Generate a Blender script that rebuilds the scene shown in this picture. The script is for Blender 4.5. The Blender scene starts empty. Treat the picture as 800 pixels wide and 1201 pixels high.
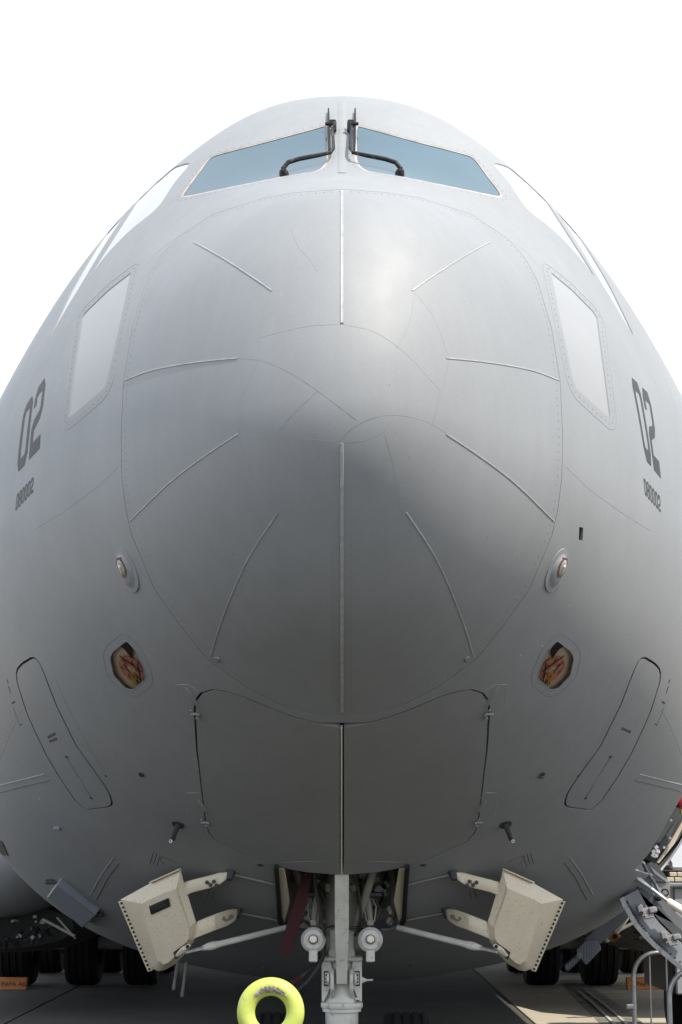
import bpy, bmesh, math, random
import numpy as np
from mathutils import Vector, Matrix
from mathutils.bvhtree import BVHTree
from mathutils.geometry import delaunay_2d_cdt
random.seed(7); RNG = np.random.default_rng(7)
scene = bpy.context.scene
R = math.radians

# ------------------------------------------------------------------ camera
FPX, CAM_H, CAM_X = 2200.0, 2.0, -0.006          # focal length in pixels of the 800x1201 photograph
PITCH = math.atan((1000 - 600.5) / FPX); CP, SP = math.cos(PITCH), math.sin(PITCH)
cam = bpy.data.objects.new('camera', bpy.data.cameras.new('camera'))
scene.collection.objects.link(cam)
cam.location = (CAM_X, 0, CAM_H); cam.rotation_euler = (math.pi/2 + PITCH, 0, 0)
cam.data.sensor_fit = 'VERTICAL'; cam.data.sensor_height = 36.0
cam.data.lens = 36.0 * FPX / 1201; cam.data.clip_start = 0.1; cam.data.clip_end = 4000
scene.camera = cam

# ------------------------------------------------------------------ light
SUN_EL, SUN_AZ = R(57), R(134)       # azimuth measured from +Y (away from the camera) towards +X (right)
world = bpy.data.worlds.new('World'); scene.world = world; world.use_nodes = True
nt = world.node_tree; nt.nodes.clear()
wo = nt.nodes.new('ShaderNodeOutputWorld'); bg = nt.nodes.new('ShaderNodeBackground')
sky = nt.nodes.new('ShaderNodeTexSky'); sky.sky_type = 'NISHITA'; sky.sun_disc = False
sky.sun_elevation = SUN_EL; sky.sun_rotation = SUN_AZ; sky.air_density = 1.0; sky.dust_density = 3.0
tc = nt.nodes.new('ShaderNodeTexCoord'); nz = nt.nodes.new('ShaderNodeTexNoise')
nz.inputs['Scale'].default_value = 1.6; nz.inputs['Detail'].default_value = 4
cr = nt.nodes.new('ShaderNodeValToRGB')            # thin white cloud over the whole sky
cr.color_ramp.elements[0].position = 0.3; cr.color_ramp.elements[0].color = (0.77, 0.855, 0.98, 1)
cr.color_ramp.elements[1].position = 0.7; cr.color_ramp.elements[1].color = (0.86, 0.925, 1.0, 1)
sc_ = nt.nodes.new('ShaderNodeVectorMath'); sc_.operation = 'SCALE'; sc_.inputs['Scale'].default_value = 12.8
mx = nt.nodes.new('ShaderNodeMixRGB'); mx.inputs['Fac'].default_value = 0.88
nt.links.new(tc.outputs['Generated'], nz.inputs['Vector']); nt.links.new(nz.outputs['Fac'], cr.inputs['Fac'])
nt.links.new(cr.outputs['Color'], sc_.inputs[0])
nt.links.new(sky.outputs['Color'], mx.inputs['Color1']); nt.links.new(sc_.outputs[0], mx.inputs['Color2'])
nt.links.new(mx.outputs['Color'], bg.inputs['Color']); bg.inputs['Strength'].default_value = 0.10
nt.links.new(bg.outputs['Background'], wo.inputs['Surface'])
sun = bpy.data.objects.new('sun', bpy.data.lights.new('sun', 'SUN')); scene.collection.objects.link(sun)
sun.data.energy = 4.4; sun.data.angle = R(0.6); sun.data.color = (1.0, 0.93, 0.82)
sd = Vector((math.sin(SUN_AZ)*math.cos(SUN_EL), math.cos(SUN_AZ)*math.cos(SUN_EL), math.sin(SUN_EL)))
sun.rotation_euler = sd.to_track_quat('Z', 'Y').to_euler()
scene.view_settings.view_transform = 'Standard'; scene.view_settings.look = 'None'
scene.view_settings.exposure = 0.52; scene.view_settings.gamma = 1.0

# ------------------------------------------------------------------ materials
def mat(name, col, rough=0.5, metal=0.0, var=0.0, vscale=6.0, bump=0.0, bscale=40.0, spec=0.5, dirt=None, dirt_amt=0.0, dscale=3.0, coat=0.0):
    m = bpy.data.materials.new(name); m.use_nodes = True
    n = m.node_tree; b = n.nodes['Principled BSDF']
    b.inputs['Base Color'].default_value = (*col, 1); b.inputs['Roughness'].default_value = rough
    b.inputs['Metallic'].default_value = metal; b.inputs['Specular IOR Level'].default_value = spec
    b.inputs['Coat Weight'].default_value = coat; b.inputs['Coat Roughness'].default_value = 0.25
    t = n.nodes.new('ShaderNodeTexCoord'); last = None
    if var:
        z = n.nodes.new('ShaderNodeTexNoise'); z.inputs['Scale'].default_value = vscale; z.inputs['Detail'].default_value = 6
        n.links.new(t.outputs['Object'], z.inputs['Vector'])
        r = n.nodes.new('ShaderNodeValToRGB')
        r.color_ramp.elements[0].position = 0.3; r.color_ramp.elements[1].position = 0.7
        r.color_ramp.elements[0].color = (*[c*(1-var) for c in col], 1); r.color_ramp.elements[1].color = (*[min(1, c*(1+var)) for c in col], 1)
        n.links.new(z.outputs['Fac'], r.inputs['Fac']); last = r.outputs['Color']
    if dirt:
        z = n.nodes.new('ShaderNodeTexNoise'); z.inputs['Scale'].default_value = dscale; z.inputs['Detail'].default_value = 10; z.inputs['Roughness'].default_value = 0.7
        n.links.new(t.outputs['Object'], z.inputs['Vector'])
        r = n.nodes.new('ShaderNodeValToRGB'); r.color_ramp.elements[0].position = 0.56; r.color_ramp.elements[1].position = 0.72
        r.color_ramp.elements[0].color = (0, 0, 0, 1); r.color_ramp.elements[1].color = (dirt_amt,)*3 + (1,)
        n.links.new(z.outputs['Fac'], r.inputs['Fac'])
        x = n.nodes.new('ShaderNodeMixRGB'); x.inputs['Color1'].default_value = (*col, 1); x.inputs['Color2'].default_value = (*dirt, 1)
        if last: n.links.new(last, x.inputs['Color1'])
        n.links.new(r.outputs['Color'], x.inputs['Fac']); last = x.outputs['Color']
    if last: n.links.new(last, b.inputs['Base Color'])
    if bump:
        z = n.nodes.new('ShaderNodeTexNoise'); z.inputs['Scale'].default_value = bscale; z.inputs['Detail'].default_value = 4
        n.links.new(t.outputs['Object'], z.inputs['Vector'])
        k = n.nodes.new('ShaderNodeBump'); k.inputs['Strength'].default_value = bump; k.inputs['Distance'].default_value = 0.01
        n.links.new(z.outputs['Fac'], k.inputs['Height']); n.links.new(k.outputs['Normal'], b.inputs['Normal'])
    return m

def hull_paint(name, col, rough):
    """satin grey aircraft paint: broad tone drift, faint streaks, sparse chips and grime specks"""
    m = mat(name, col, rough, spec=0.5, coat=0.18)
    m.node_tree.nodes['Principled BSDF'].inputs['Coat Roughness'].default_value = 0.50
    n = m.node_tree; b = n.nodes['Principled BSDF']; t = n.nodes.new('ShaderNodeTexCoord')
    def noise(sc, det, vec=None, rg=0.55):
        z = n.nodes.new('ShaderNodeTexNoise'); z.inputs['Scale'].default_value = sc; z.inputs['Detail'].default_value = det
        z.inputs['Roughness'].default_value = rg
        n.links.new(vec or t.outputs['Object'], z.inputs['Vector']); return z.outputs['Fac']
    def ramp(src, p0, p1, c0, c1):
        r = n.nodes.new('ShaderNodeValToRGB'); r.color_ramp.elements[0].position = p0; r.color_ramp.elements[1].position = p1
        r.color_ramp.elements[0].color = (*c0, 1); r.color_ramp.elements[1].color = (*c1, 1)
        n.links.new(src, r.inputs['Fac']); return r.outputs['Color']
    def mix(kind, fac, a, c):
        x = n.nodes.new('ShaderNodeMixRGB'); x.blend_type = kind
        for s, v in (('Fac', fac), ('Color1', a), ('Color2', c)):
            if isinstance(v, (float, int)): x.inputs[s].default_value = v
            elif isinstance(v, tuple): x.inputs[s].default_value = (*v, 1)
            else: n.links.new(v, x.inputs[s])
        return x.outputs['Color']
    broad = ramp(noise(0.9, 5), 0.3, 0.7, tuple(c*0.94 for c in col), tuple(c*1.06 for c in col))
    mp = n.nodes.new('ShaderNodeMapping'); mp.inputs['Scale'].default_value = (9, 9, 0.7)
    n.links.new(t.outputs['Object'], mp.inputs['Vector'])
    streak = ramp(noise(1.0, 6, mp.outputs['Vector']), 0.3, 0.7, (0.965,)*3, (1.025,)*3)
    c = mix('MULTIPLY', 1.0, broad, streak)
    grain = ramp(noise(60, 3), 0.3, 0.7, (0.97,)*3, (1.03,)*3)
    c = mix('MULTIPLY', 1.0, c, grain)
    vo = n.nodes.new('ShaderNodeTexVoronoi'); vo.inputs['Scale'].default_value = 9.0; vo.inputs['Randomness'].default_value = 1
    n.links.new(t.outputs['Object'], vo.inputs['Vector'])
    speck = ramp(vo.outputs['Distance'], 0.028, 0.05, (1,)*3, (0,)*3)
    pick = ramp(vo.outputs['Color'], 0.62, 0.66, (0,)*3, (1,)*3)
    c = mix('MIX', mix('MULTIPLY', 1.0, speck, pick), c, (0.10, 0.095, 0.085))
    vo2 = n.nodes.new('ShaderNodeTexVoronoi'); vo2.inputs['Scale'].default_value = 3.1
    n.links.new(t.outputs['Object'], vo2.inputs['Vector'])
    speck2 = ramp(vo2.outputs['Distance'], 0.018, 0.03, (1,)*3, (0,)*3)
    pick2 = ramp(vo2.outputs['Color'], 0.6, 0.64, (0,)*3, (1,)*3)
    c = mix('MIX', mix('MULTIPLY', 1.0, speck2, pick2), c, (0.5, 0.5, 0.42))
    n.links.new(c, b.inputs['Base Color'])
    rr = ramp(noise(2.5, 6), 0.3, 0.7, (rough-0.05,)*3, (rough+0.06,)*3); n.links.new(rr, b.inputs['Roughness'])
    k = n.nodes.new('ShaderNodeBump'); k.inputs['Strength'].default_value = 0.09; k.inputs['Distance'].default_value = 0.02
    n.links.new(noise(2.2, 3), k.inputs['Height']); n.links.new(k.outputs['Normal'], b.inputs['Normal'])
    return m

M = {}
M['hull'] = hull_paint('hull_paint', (0.212, 0.221, 0.232), 0.60)
M['radome'] = hull_paint('radome_paint', (0.207, 0.216, 0.228), 0.60)
M['door_paint'] = hull_paint('door_paint', (0.200, 0.206, 0.212), 0.60)
M['strip'] = mat('strip_metal', (0.33, 0.335, 0.34), 0.4, 0.2, var=0.15, vscale=20)
M['faint'] = mat('faint_seam', (0.188, 0.196, 0.206), 0.6)
M['seam'] = mat('seam_sealant', (0.13, 0.13, 0.135), 0.6)
M['rivet'] = mat('rivet', (0.17, 0.172, 0.178), 0.5)
M['seal'] = mat('window_seal', (0.40, 0.33, 0.30), 0.6, var=0.25, vscale=12)
M['glass'] = mat('windshield_glass', (0.024, 0.066, 0.092), 0.12, spec=0.45, var=0.22, vscale=1.1)
M['side_glass'] = mat('side_glass', (0.34, 0.35, 0.36), 0.12, spec=0.8, var=0.06, vscale=3)
M['chin_glass'] = mat('plug_paint', (0.245, 0.246, 0.25), 0.25, spec=0.5, var=0.04, vscale=2.0)
M['black'] = mat('black_rubber', (0.014, 0.014, 0.014), 0.65, spec=0.25, var=0.3, vscale=30)
M['wiper'] = mat('wiper_black', (0.012, 0.0115, 0.011), 0.6, spec=0.25, var=0.4, vscale=40, dirt=(0.35, 0.34, 0.32), dirt_amt=0.45, dscale=25)
M['dark'] = mat('dark_cavity', (0.03, 0.031, 0.03), 0.8, var=0.3, vscale=8)
M['decal'] = mat('decal_grey', (0.028, 0.028, 0.031), 0.55, var=0.1, vscale=15)
M['white'] = mat('gear_white', (0.56, 0.495, 0.375), 0.42, var=0.05, vscale=5, dirt=(0.16, 0.13, 0.095), dirt_amt=0.9, dscale=55, bump=0.05)
M['strut'] = mat('strut_white', (0.52, 0.51, 0.47), 0.38, var=0.10, vscale=7, dirt=(0.11, 0.10, 0.08), dirt_amt=0.85, dscale=16)
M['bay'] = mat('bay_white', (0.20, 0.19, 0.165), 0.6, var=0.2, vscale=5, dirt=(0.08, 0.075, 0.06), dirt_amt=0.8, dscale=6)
M['metal'] = mat('bare_metal', (0.45, 0.45, 0.44), 0.35, 0.8, var=0.2, vscale=25)
M['hose'] = mat('hose_black', (0.02, 0.02, 0.02), 0.5)
M['tyre'] = mat('tyre_rubber', (0.008, 0.008, 0.008), 0.85, spec=0.2, var=0.3, vscale=10)
M['rim'] = mat('wheel_rim', (0.5, 0.5, 0.48), 0.4, 0.2, var=0.2, vscale=12)
M['yellow'] = mat('yellow_paint', (0.40, 0.455, 0.085), 0.5, var=0.06, vscale=9, dirt=(0.20, 0.19, 0.08), dirt_amt=0.75, dscale=26, bump=0.15, bscale=60)
M['worn'] = mat('worn_steel', (0.30, 0.25, 0.23), 0.5, 0.4, var=0.5, vscale=60, bump=0.6, bscale=90)
M['red'] = mat('red_webbing', (0.032, 0.004, 0.006), 0.9, var=0.15, vscale=60, bump=0.2, bscale=200)
M['redcover'] = mat('red_cover', (0.85, 0.34, 0.26), 0.6, var=0.15, vscale=30)
M['tan'] = mat('tan_lining', (0.80, 0.71, 0.56), 0.6, var=0.12, vscale=12)
M['tag_yellow'] = mat('yellow_tag', (0.85, 0.62, 0.08), 0.6)
M['lens'] = mat('lamp_glass', (0.30, 0.27, 0.25), 0.12, 0.0, var=0.2, vscale=30)
M['copper'] = mat('lens_gasket', (0.13, 0.065, 0.05), 0.5, var=0.4, vscale=60)
M['bluegrey'] = mat('antenna_grey', (0.20, 0.215, 0.245), 0.5, var=0.08, vscale=12)
M['stair'] = mat('stair_grey', (0.125, 0.132, 0.14), 0.45, var=0.12, vscale=9, dirt=(0.12, 0.12, 0.12), dirt_amt=0.5, dscale=18)
M['stair_dark'] = mat('stair_dark', (0.06, 0.064, 0.07), 0.5, var=0.15, vscale=9)
M['stair_light'] = mat('stair_fitting', (0.23, 0.23, 0.225), 0.4, 0.3, var=0.2, vscale=20)
M['ochre'] = mat('ochre_bracket', (0.24, 0.115, 0.04), 0.6, var=0.2, vscale=20)
M['cream'] = mat('cream_sleeve', (0.72, 0.66, 0.58), 0.5)
M['galv'] = mat('galvanised', (0.22, 0.225, 0.23), 0.36, 0.75, var=0.15, vscale=18)
M['orange'] = mat('orange_wood', (0.42, 0.155, 0.04), 0.7, var=0.2, vscale=14)
M['ink'] = mat('ink', (0.02, 0.018, 0.018), 0.7)
M['jet'] = mat('jet_white', (0.66, 0.68, 0.72), 0.4, var=0.04, vscale=3)
M['van'] = mat('van_white', (0.75, 0.75, 0.74), 0.3)
M['panel_grey'] = mat('panel_grey', (0.27, 0.27, 0.275), 0.5, var=0.1, vscale=4)
M['silver'] = mat('silver_fairing', (0.40, 0.405, 0.41), 0.4, 0.3, var=0.06, vscale=2)
M['wall'] = mat('pale_block', (0.46, 0.40, 0.31), 0.8, var=0.15, vscale=4)
M['blue_flag'] = mat('navy_paint', (0.012, 0.012, 0.025), 0.4)

# ------------------------------------------------------------------ object helpers
COL = scene.collection
def link(name, mesh, parent=None):
    o = bpy.data.objects.new(name, mesh); COL.objects.link(o)
    if parent: o.parent = parent
    return o
def thing(name, label, cat, loc=(0, 0, 0), group=None):
    o = bpy.data.objects.new(name, None); COL.objects.link(o); o.location = loc
    o.empty_display_size = 0.2; tag(o, label, cat, group); return o
def tag(o, label=None, cat=None, group=None, kind=None):
    for k, v in (('label', label), ('category', cat), ('group', group), ('kind', kind)):
        if v: o[k] = v
    return o
def V(*a): return Vector(a[0]) if len(a) == 1 else Vector(a)

class MB:
    """collects primitives (world coordinates) into one mesh"""
    def __init__(s): s.bm = bmesh.new()
    def box(s, c, size, rot=None, bevel=0.0, seg=1):
        m = Matrix.Translation(V(c)) @ ((rot or Matrix.Identity(3)).to_4x4()) @ Matrix.Diagonal((*size, 1))
        r = bmesh.ops.create_cube(s.bm, size=1.0, matrix=m)
        if bevel:
            e = list({e for v in r['verts'] for e in v.link_edges})
            bmesh.ops.bevel(s.bm, geom=e, offset=bevel, segments=seg, affect='EDGES', profile=0.5, clamp_overlap=True)
        return s
    def beam(s, a, b, w, h, up=(0, 0, 1), bevel=0.0):
        a, b = V(a), V(b); d = (b - a); L = d.length; d.normalize()
        u = V(up); u = (u - d*u.dot(d)).normalized(); r = d.cross(u)
        return s.box((a+b)/2, (w, L, h), Matrix((r, d, u)).transposed(), bevel)
    def tube(s, pts, r, n=10, caps=True):
        pts = [V(p) for p in pts]; N = len(pts); rs = r if isinstance(r, (list, tuple)) else [r]*N
        rings = []; prev = None
        for i, p in enumerate(pts):
            d = (pts[min(i+1, N-1)] - pts[max(i-1, 0)]).normalized()
            if prev is None: u = d.orthogonal().normalized()
            else: u = (prev - d*prev.dot(d)).normalized()
            prev = u; w = d.cross(u)
            rings.append([s.bm.verts.new(p + (u*math.cos(k*2*math.pi/n) + w*math.sin(k*2*math.pi/n))*rs[i]) for k in range(n)])
        for a, b in zip(rings, rings[1:]):
            for k in range(n): s.bm.faces.new((a[k], a[(k+1) % n], b[(k+1) % n], b[k]))
        if caps: s.bm.faces.new(rings[0][::-1]); s.bm.faces.new(rings[-1])
        return s
    def lathe(s, o, axis, prof, n=24):
        """prof: list of (distance along axis, radius)"""
        o = V(o); a = V(axis).normalized(); u = a.orthogonal().normalized(); w = a.cross(u); rings = []
        for h, r in prof:
            if r < 1e-6: rings.append([s.bm.verts.new(o + a*h)])
            else: rings.append([s.bm.verts.new(o + a*h + (u*math.cos(k*2*math.pi/n) + w*math.sin(k*2*math.pi/n))*r) for k in range(n)])
        for a_, b_ in zip(rings, rings[1:]):
            for k in range(n):
                f = [a_[k % len(a_)], a_[(k+1) % len(a_)], b_[(k+1) % len(b_)], b_[k % len(b_)]]
                f = [v for i, v in enumerate(f) if v not in f[:i]]
                if len(f) > 2: s.bm.faces.new(f)
        return s
    def torus(s, o, axis, R_, r_, n=40, m=16, arc=(0, 2*math.pi), ub=None):
        o = V(o); a = V(axis).normalized(); u = V(ub) if ub else a.orthogonal().normalized(); u = (u-a*u.dot(a)).normalized(); w = a.cross(u)
        full = abs(arc[1]-arc[0]-2*math.pi) < 1e-6; rings = []
        for k in range(n if full else n+1):
            t = arc[0] + (arc[1]-arc[0])*k/n; d = u*math.cos(t) + w*math.sin(t)
            rings.append([s.bm.verts.new(o + d*(R_ + r_*math.cos(j*2*math.pi/m)) + a*r_*math.sin(j*2*math.pi/m)) for j in range(m)])
        for i in range(n):
            p, q = rings[i], rings[(i+1) % len(rings)]
            for j in range(m): s.bm.faces.new((p[j], q[j], q[(j+1) % m], p[(j+1) % m]))
        return s
    def prism(s, pts, depth_vec, bevel=0.0):
        """polygon (3-D points, planar) extruded along depth_vec"""
        d = V(depth_vec); a = [s.bm.verts.new(V(p)) for p in pts]; b = [s.bm.verts.new(V(p)+d) for p in pts]; N = len(a)
        fs = [s.bm.faces.new(a), s.bm.faces.new(b[::-1])]
        for k in range(N): fs.append(s.bm.faces.new((a[k], b[k], b[(k+1) % N], a[(k+1) % N])))
        if bevel:
            bmesh.ops.bevel(s.bm, geom=list({e for f in fs for e in f.edges}), offset=bevel, segments=1, affect='EDGES')
        return s
    def quadstrip(s, A, B):
        a = [s.bm.verts.new(V(p)) for p in A]; b = [s.bm.verts.new(V(p)) for p in B]
        for i in range(len(a)-1): s.bm.faces.new((a[i], a[i+1], b[i+1], b[i]))
        return s
    def loft(s, rings, caps=True):
        rr = [[s.bm.verts.new(V(p)) for p in r] for r in rings]; n = len(rr[0])
        for a, b in zip(rr, rr[1:]):
            for k in range(n): s.bm.faces.new((a[k], a[(k+1) % n], b[(k+1) % n], b[k]))
        if caps: s.bm.faces.new(rr[0][::-1]); s.bm.faces.new(rr[-1])
        return s
    def build(s, name, m, parent=None, smooth=35):
        bmesh.ops.recalc_face_normals(s.bm, faces=s.bm.faces)
        me = bpy.data.meshes.new(name); s.bm.to_mesh(me); s.bm.free()
        if smooth:
            me.polygons.foreach_set('use_smooth', [True]*len(me.polygons)); me.set_sharp_from_angle(angle=R(smooth))
        mats = m if isinstance(m, (list, tuple)) else [m]
        for x in mats: me.materials.append(x)
        o = link(name, me, None)
        if parent:
            o.parent = parent; o.matrix_parent_inverse = world_of(parent).inverted()
        return o
def world_of(p):
    m = Matrix.LocRotScale(p.location, p.rotation_euler, p.scale)
    return world_of(p.parent) @ p.matrix_parent_inverse @ m if p.parent else m

def ray_dir(px, py):
    u, v = (px - 400)/FPX, (600.5 - py)/FPX
    return Vector((u, CP - v*SP, SP + v*CP))
CAM = Vector((CAM_X, 0, CAM_H))
def at(px, py, D):
    """a real point D metres in front of the camera station on the sight line of photo pixel (px, py)"""
    d = ray_dir(px, py); return CAM + d*(D/d.y)
def mir(p): return Vector((-p[0], p[1], p[2]))

# ------------------------------------------------------------------ hull surface: lofted stations, C2 splines
YT, ZT = 10.6, 4.605
STN = np.array([  # Y, half width, top, bottom, height of max width, upper exponent, lower exponent
    (10.6, 0, ZT, ZT, 4.6, 2.0, 2.0), (10.85, .64, 5.50, 3.97, 4.58, 2.0, 2.0), (11.4, 1.20, 6.156, 3.38, 4.52, 2.0, 2.0),
    (12.0, 1.68, 6.50, 3.02, 4.45, 1.95, 2.0), (13.0, 2.36, 7.27, 2.44, 4.33, 1.80, 2.15), (13.5, 2.62, 7.66, 2.16, 4.28, 1.76, 2.2),
    (14.5, 3.03, 7.93, 1.63, 4.15, 1.70, 2.3), (16.0, 3.48, 8.03, 1.03, 4.02, 1.76, 2.4), (17.5, 3.64, 8.04, 0.84, 4.0, 1.95, 2.4),
    (19.5, 3.66, 8.04, 0.82, 4.0, 2.0, 2.4), (22.0, 3.66, 8.04, 0.82, 4.0, 2.0, 2.4)])
def spline(xs, ys):
    n = len(xs); h = np.diff(xs); A = np.zeros((n, n)); r = np.zeros(n); A[0, 0] = A[-1, -1] = 1
    for i in range(1, n-1):
        A[i, i-1] = h[i-1]; A[i, i] = 2*(h[i-1]+h[i]); A[i, i+1] = h[i]
        r[i] = 6*((ys[i+1]-ys[i])/h[i]-(ys[i]-ys[i-1])/h[i-1])
    m = np.linalg.solve(A, r)
    def f(t):
        t = np.asarray(t, float); i = np.clip(np.searchsorted(xs, t)-1, 0, n-2); a = xs[i+1]-t; b = t-xs[i]; hh = h[i]
        return m[i]*a**3/(6*hh)+m[i+1]*b**3/(6*hh)+(ys[i]/hh-m[i]*hh/6)*a+(ys[i+1]/hh-m[i+1]*hh/6)*b
    return f
TS = np.sqrt(STN[:, 0]-YT)
def mk(col, odd):
    v = STN[:, col]-(ZT if col in (2, 3) else 0); s = -1 if odd else 1
    return spline(np.concatenate([-TS[:0:-1], TS]), np.concatenate([s*v[:0:-1], v]))
fw, ft, fb, fm, fu, fl = mk(1, 1), mk(2, 1), mk(3, 1), mk(4, 0), mk(5, 0), mk(6, 0)
KR = 1.4                                            # chart radius per unit of the spline parameter
def hull(ab):
    """chart coordinates (a, b), metres from the nose tip along the skin -> 3-D points"""
    ab = np.asarray(ab, float); a, b = ab[..., 0], ab[..., 1]
    t = np.maximum(np.hypot(a, b)/KR, 1e-7); th = np.arctan2(b, a)
    w = fw(t); zt = ft(t)+ZT; zb = fb(t)+ZT; k = np.clip(t/0.7, 0, 1); k = k*k*(3-2*k)
    mid = ZT*(1-k)+fm(t)*k; c, s = np.cos(th), np.sin(th); g = 4*(s*c)**2; g = 1-(1-g)**2
    n = 2+(np.where(s > 0, fu(t), fl(t))-2)*g
    x = w*np.sign(c)*np.abs(c)**(2/n); hh = np.where(s > 0, zt-mid, mid-zb)
    return np.stack([x, YT+t*t, mid+hh*np.sign(s)*np.abs(s)**(2/n)], -1)
def frames(ab, e=4e-3):
    ab = np.asarray(ab, float)
    da = (hull(ab+[e, 0])-hull(ab-[e, 0]))/(2*e); db = (hull(ab+[0, e])-hull(ab-[0, e]))/(2*e)
    n = np.cross(da, db); n /= np.maximum(np.linalg.norm(n, axis=-1, keepdims=True), 1e-12)
    out = hull(ab)-np.array([0, 15.0, 4.3]); flip = (n*out).sum(-1) < 0
    n[flip] *= -1
    return da, db, n
T_END = 2.96; NTH, NT = 220, 84
tt = np.concatenate([[0.03, 0.08, 0.14], np.linspace(0.2, T_END, NT)])
grid = []
for i, t in enumerate(tt):
    n = NTH if t > 0.7 else (110 if t > 0.3 else 36)
    th = (np.arange(n)+0.5*(i % 2))*2*np.pi/n
    grid.append(np.stack([t*KR*np.cos(th), t*KR*np.sin(th)], -1))
GRID = np.concatenate(grid)
# coarse lookup mesh for casting
tg = np.linspace(0.004, T_END, 150); hg = np.linspace(-np.pi, np.pi, 361)
LAB = np.stack([tg[:, None]*KR*np.cos(hg), tg[:, None]*KR*np.sin(hg)], -1)
LP = hull(LAB).reshape(-1, 3); LABF = LAB.reshape(-1, 2); nh = len(hg)
LF = [(i*nh+j, i*nh+j+1, (i+1)*nh+j+1, (i+1)*nh+j) for i in range(len(tg)-1) for j in range(nh-1)]
LT = [(f[0], f[1], f[2]) for f in LF]+[(f[0], f[2], f[3]) for f in LF]
BVH = BVHTree.FromPolygons([tuple(p) for p in LP], LT)
def refine(ab, p):
    for _ in range(3):
        da, db, n = frames(ab); d = np.asarray(p)-hull(ab); J = np.stack([da, db], -1)
        ab = ab+np.linalg.lstsq(J, d, rcond=None)[0]
    return ab
def near_ab(p):
    loc, nn, idx, dist = BVH.find_nearest(Vector(p))
    tri = LT[idx]; ab = LABF[list(tri)].mean(0)
    return refine(ab, np.array(loc))
def px_ab(px, py):
    """chart point of the skin seen at photo pixel (px, py); misses slide towards the middle of the hull"""
    for k in range(60):
        loc, nn, idx, dist = BVH.ray_cast(CAM, ray_dir(px, py).normalized())
        if loc is not None: break
        px += 1.0 if px < 400 else -1.0
    return refine(LABF[list(LT[idx])].mean(0), np.array(loc))
def S3(ab): return Vector(hull(ab))
def N3(ab): return Vector(frames(np.asarray(ab)[None])[2][0])
def resample(pts, step):
    pts = [np.asarray(p, float) for p in pts]; out = [pts[0]]
    for a, b in zip(pts, pts[1:]):
        k = max(1, int(round(np.linalg.norm(b-a)/step)))
        out += [a+(b-a)*i/k for i in range(1, k+1)]
    return np.array(out)
def chaikin(P, closed=True, it=2):
    for _ in range(it):
        Q = np.roll(P, -1, 0) if closed else P[1:]; A = P if closed else P[:-1]
        N = np.empty((2*len(A), P.shape[1])); N[0::2] = 0.75*A+0.25*Q; N[1::2] = 0.25*A+0.75*Q
        P = N if closed else np.concatenate([P[:1], N, P[-1:]])
    return P
def poly_px(pts, step=14, it=2):
    """closed outline given in photo pixels -> smooth chart polygon"""
    P = resample(list(pts)+[pts[0]], step)[:-1]; P = chaikin(P, True, it)
    return np.array([px_ab(*p) for p in P])
def crom(pts, n=8):
    P = np.array([2*np.array(pts[0])-np.array(pts[1])]+[np.array(p) for p in pts]+[2*np.array(pts[-1])-np.array(pts[-2])], float); out = []
    for i in range(1, len(P)-2):
        for k in range(n):
            t = k/n; out.append(.5*(2*P[i]+(P[i+1]-P[i-1])*t+(2*P[i-1]-5*P[i]+4*P[i+1]-P[i+2])*t*t+(3*P[i]-P[i-1]-3*P[i+1]+P[i+2])*t**3))
    out.append(P[-2]); return np.array(out)
def line_px(pts, step=12, it=2):
    P = chaikin(resample(pts, step), False, it); return np.array([px_ab(*p) for p in P])
def flipx(ab): return ab*np.array([-1.0, 1.0])
def area(ab): x, y = ab[:, 0], ab[:, 1]; return 0.5*np.sum(x*np.roll(y, -1)-y*np.roll(x, -1))
def offset(ab, d, closed=True):
    """move a chart curve d metres sideways on the skin (closed: outwards)"""
    da, db, n = frames(ab); P = hull(ab)
    if closed: T = np.roll(P, -1, 0)-np.roll(P, 1, 0)
    else: T = np.gradient(P, axis=0)
    T /= np.maximum(np.linalg.norm(T, axis=1, keepdims=True), 1e-9)
    s = np.cross(T, n); s /= np.linalg.norm(s, axis=1, keepdims=True)
    if closed:
        c = P.mean(0)
        if ((P-c)*s).sum() < 0: s = -s
    out = []
    for i in range(len(ab)):
        J = np.stack([da[i], db[i]], -1); out.append(ab[i]+np.linalg.lstsq(J, s[i]*d, rcond=None)[0])
    return np.array(out)
def walk_(ab, step):
    A = np.concatenate([ab, ab[:1]]); P = hull(A); d = np.r_[0, np.cumsum(np.linalg.norm(np.diff(P, axis=0), axis=1))]
    s = np.arange(0, d[-1]-step*.5, step); return np.stack([np.interp(s, d, A[:, k]) for k in (0, 1)], -1)
def inside(poly, pts):
    x, y = pts[:, 0], pts[:, 1]; r = np.zeros(len(pts), bool)
    for (x0, y0), (x1, y1) in zip(poly, np.roll(poly, -1, 0)):
        c = ((y0 > y) != (y1 > y)) & (x < (x1-x0)*(y-y0)/(y1-y0+1e-300)+x0); r ^= c
    return r

# ------------------------------------------------------------------ outlines on the skin (left half as seen; the other half mirrored)
def M_(pts): return [(802-x, y) for x, y in pts]
ring_half = [(401, 222), (345, 226), (310, 232), (250, 251), (206, 280), (184, 306), (171, 331), (155, 385), (145, 447), (142, 511), (143, 560), (148, 600), (155, 629), (181, 691), (210, 732), (243, 773), (289, 806), (330, 827), (365, 836), (401, 838)]
RING = poly_px(ring_half+M_(ring_half)[::-1][1:-1], 10, 2)
door_l = [(398.5, 853), (372, 849), (345, 842), (315, 831), (285, 818), (265, 812), (250, 810), (237, 814), (231, 822), (229.5, 832), (232, 880), (237, 925), (242, 965), (246, 977), (255, 987), (290, 1003), (322, 1016), (360, 1023), (398.5, 1026)]
dl = resample(door_l+[door_l[0]], 9)[:-1]
DOOR_L = np.array([px_ab(*p) for p in dl]); DOOR_R = flipx(DOOR_L)
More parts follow.
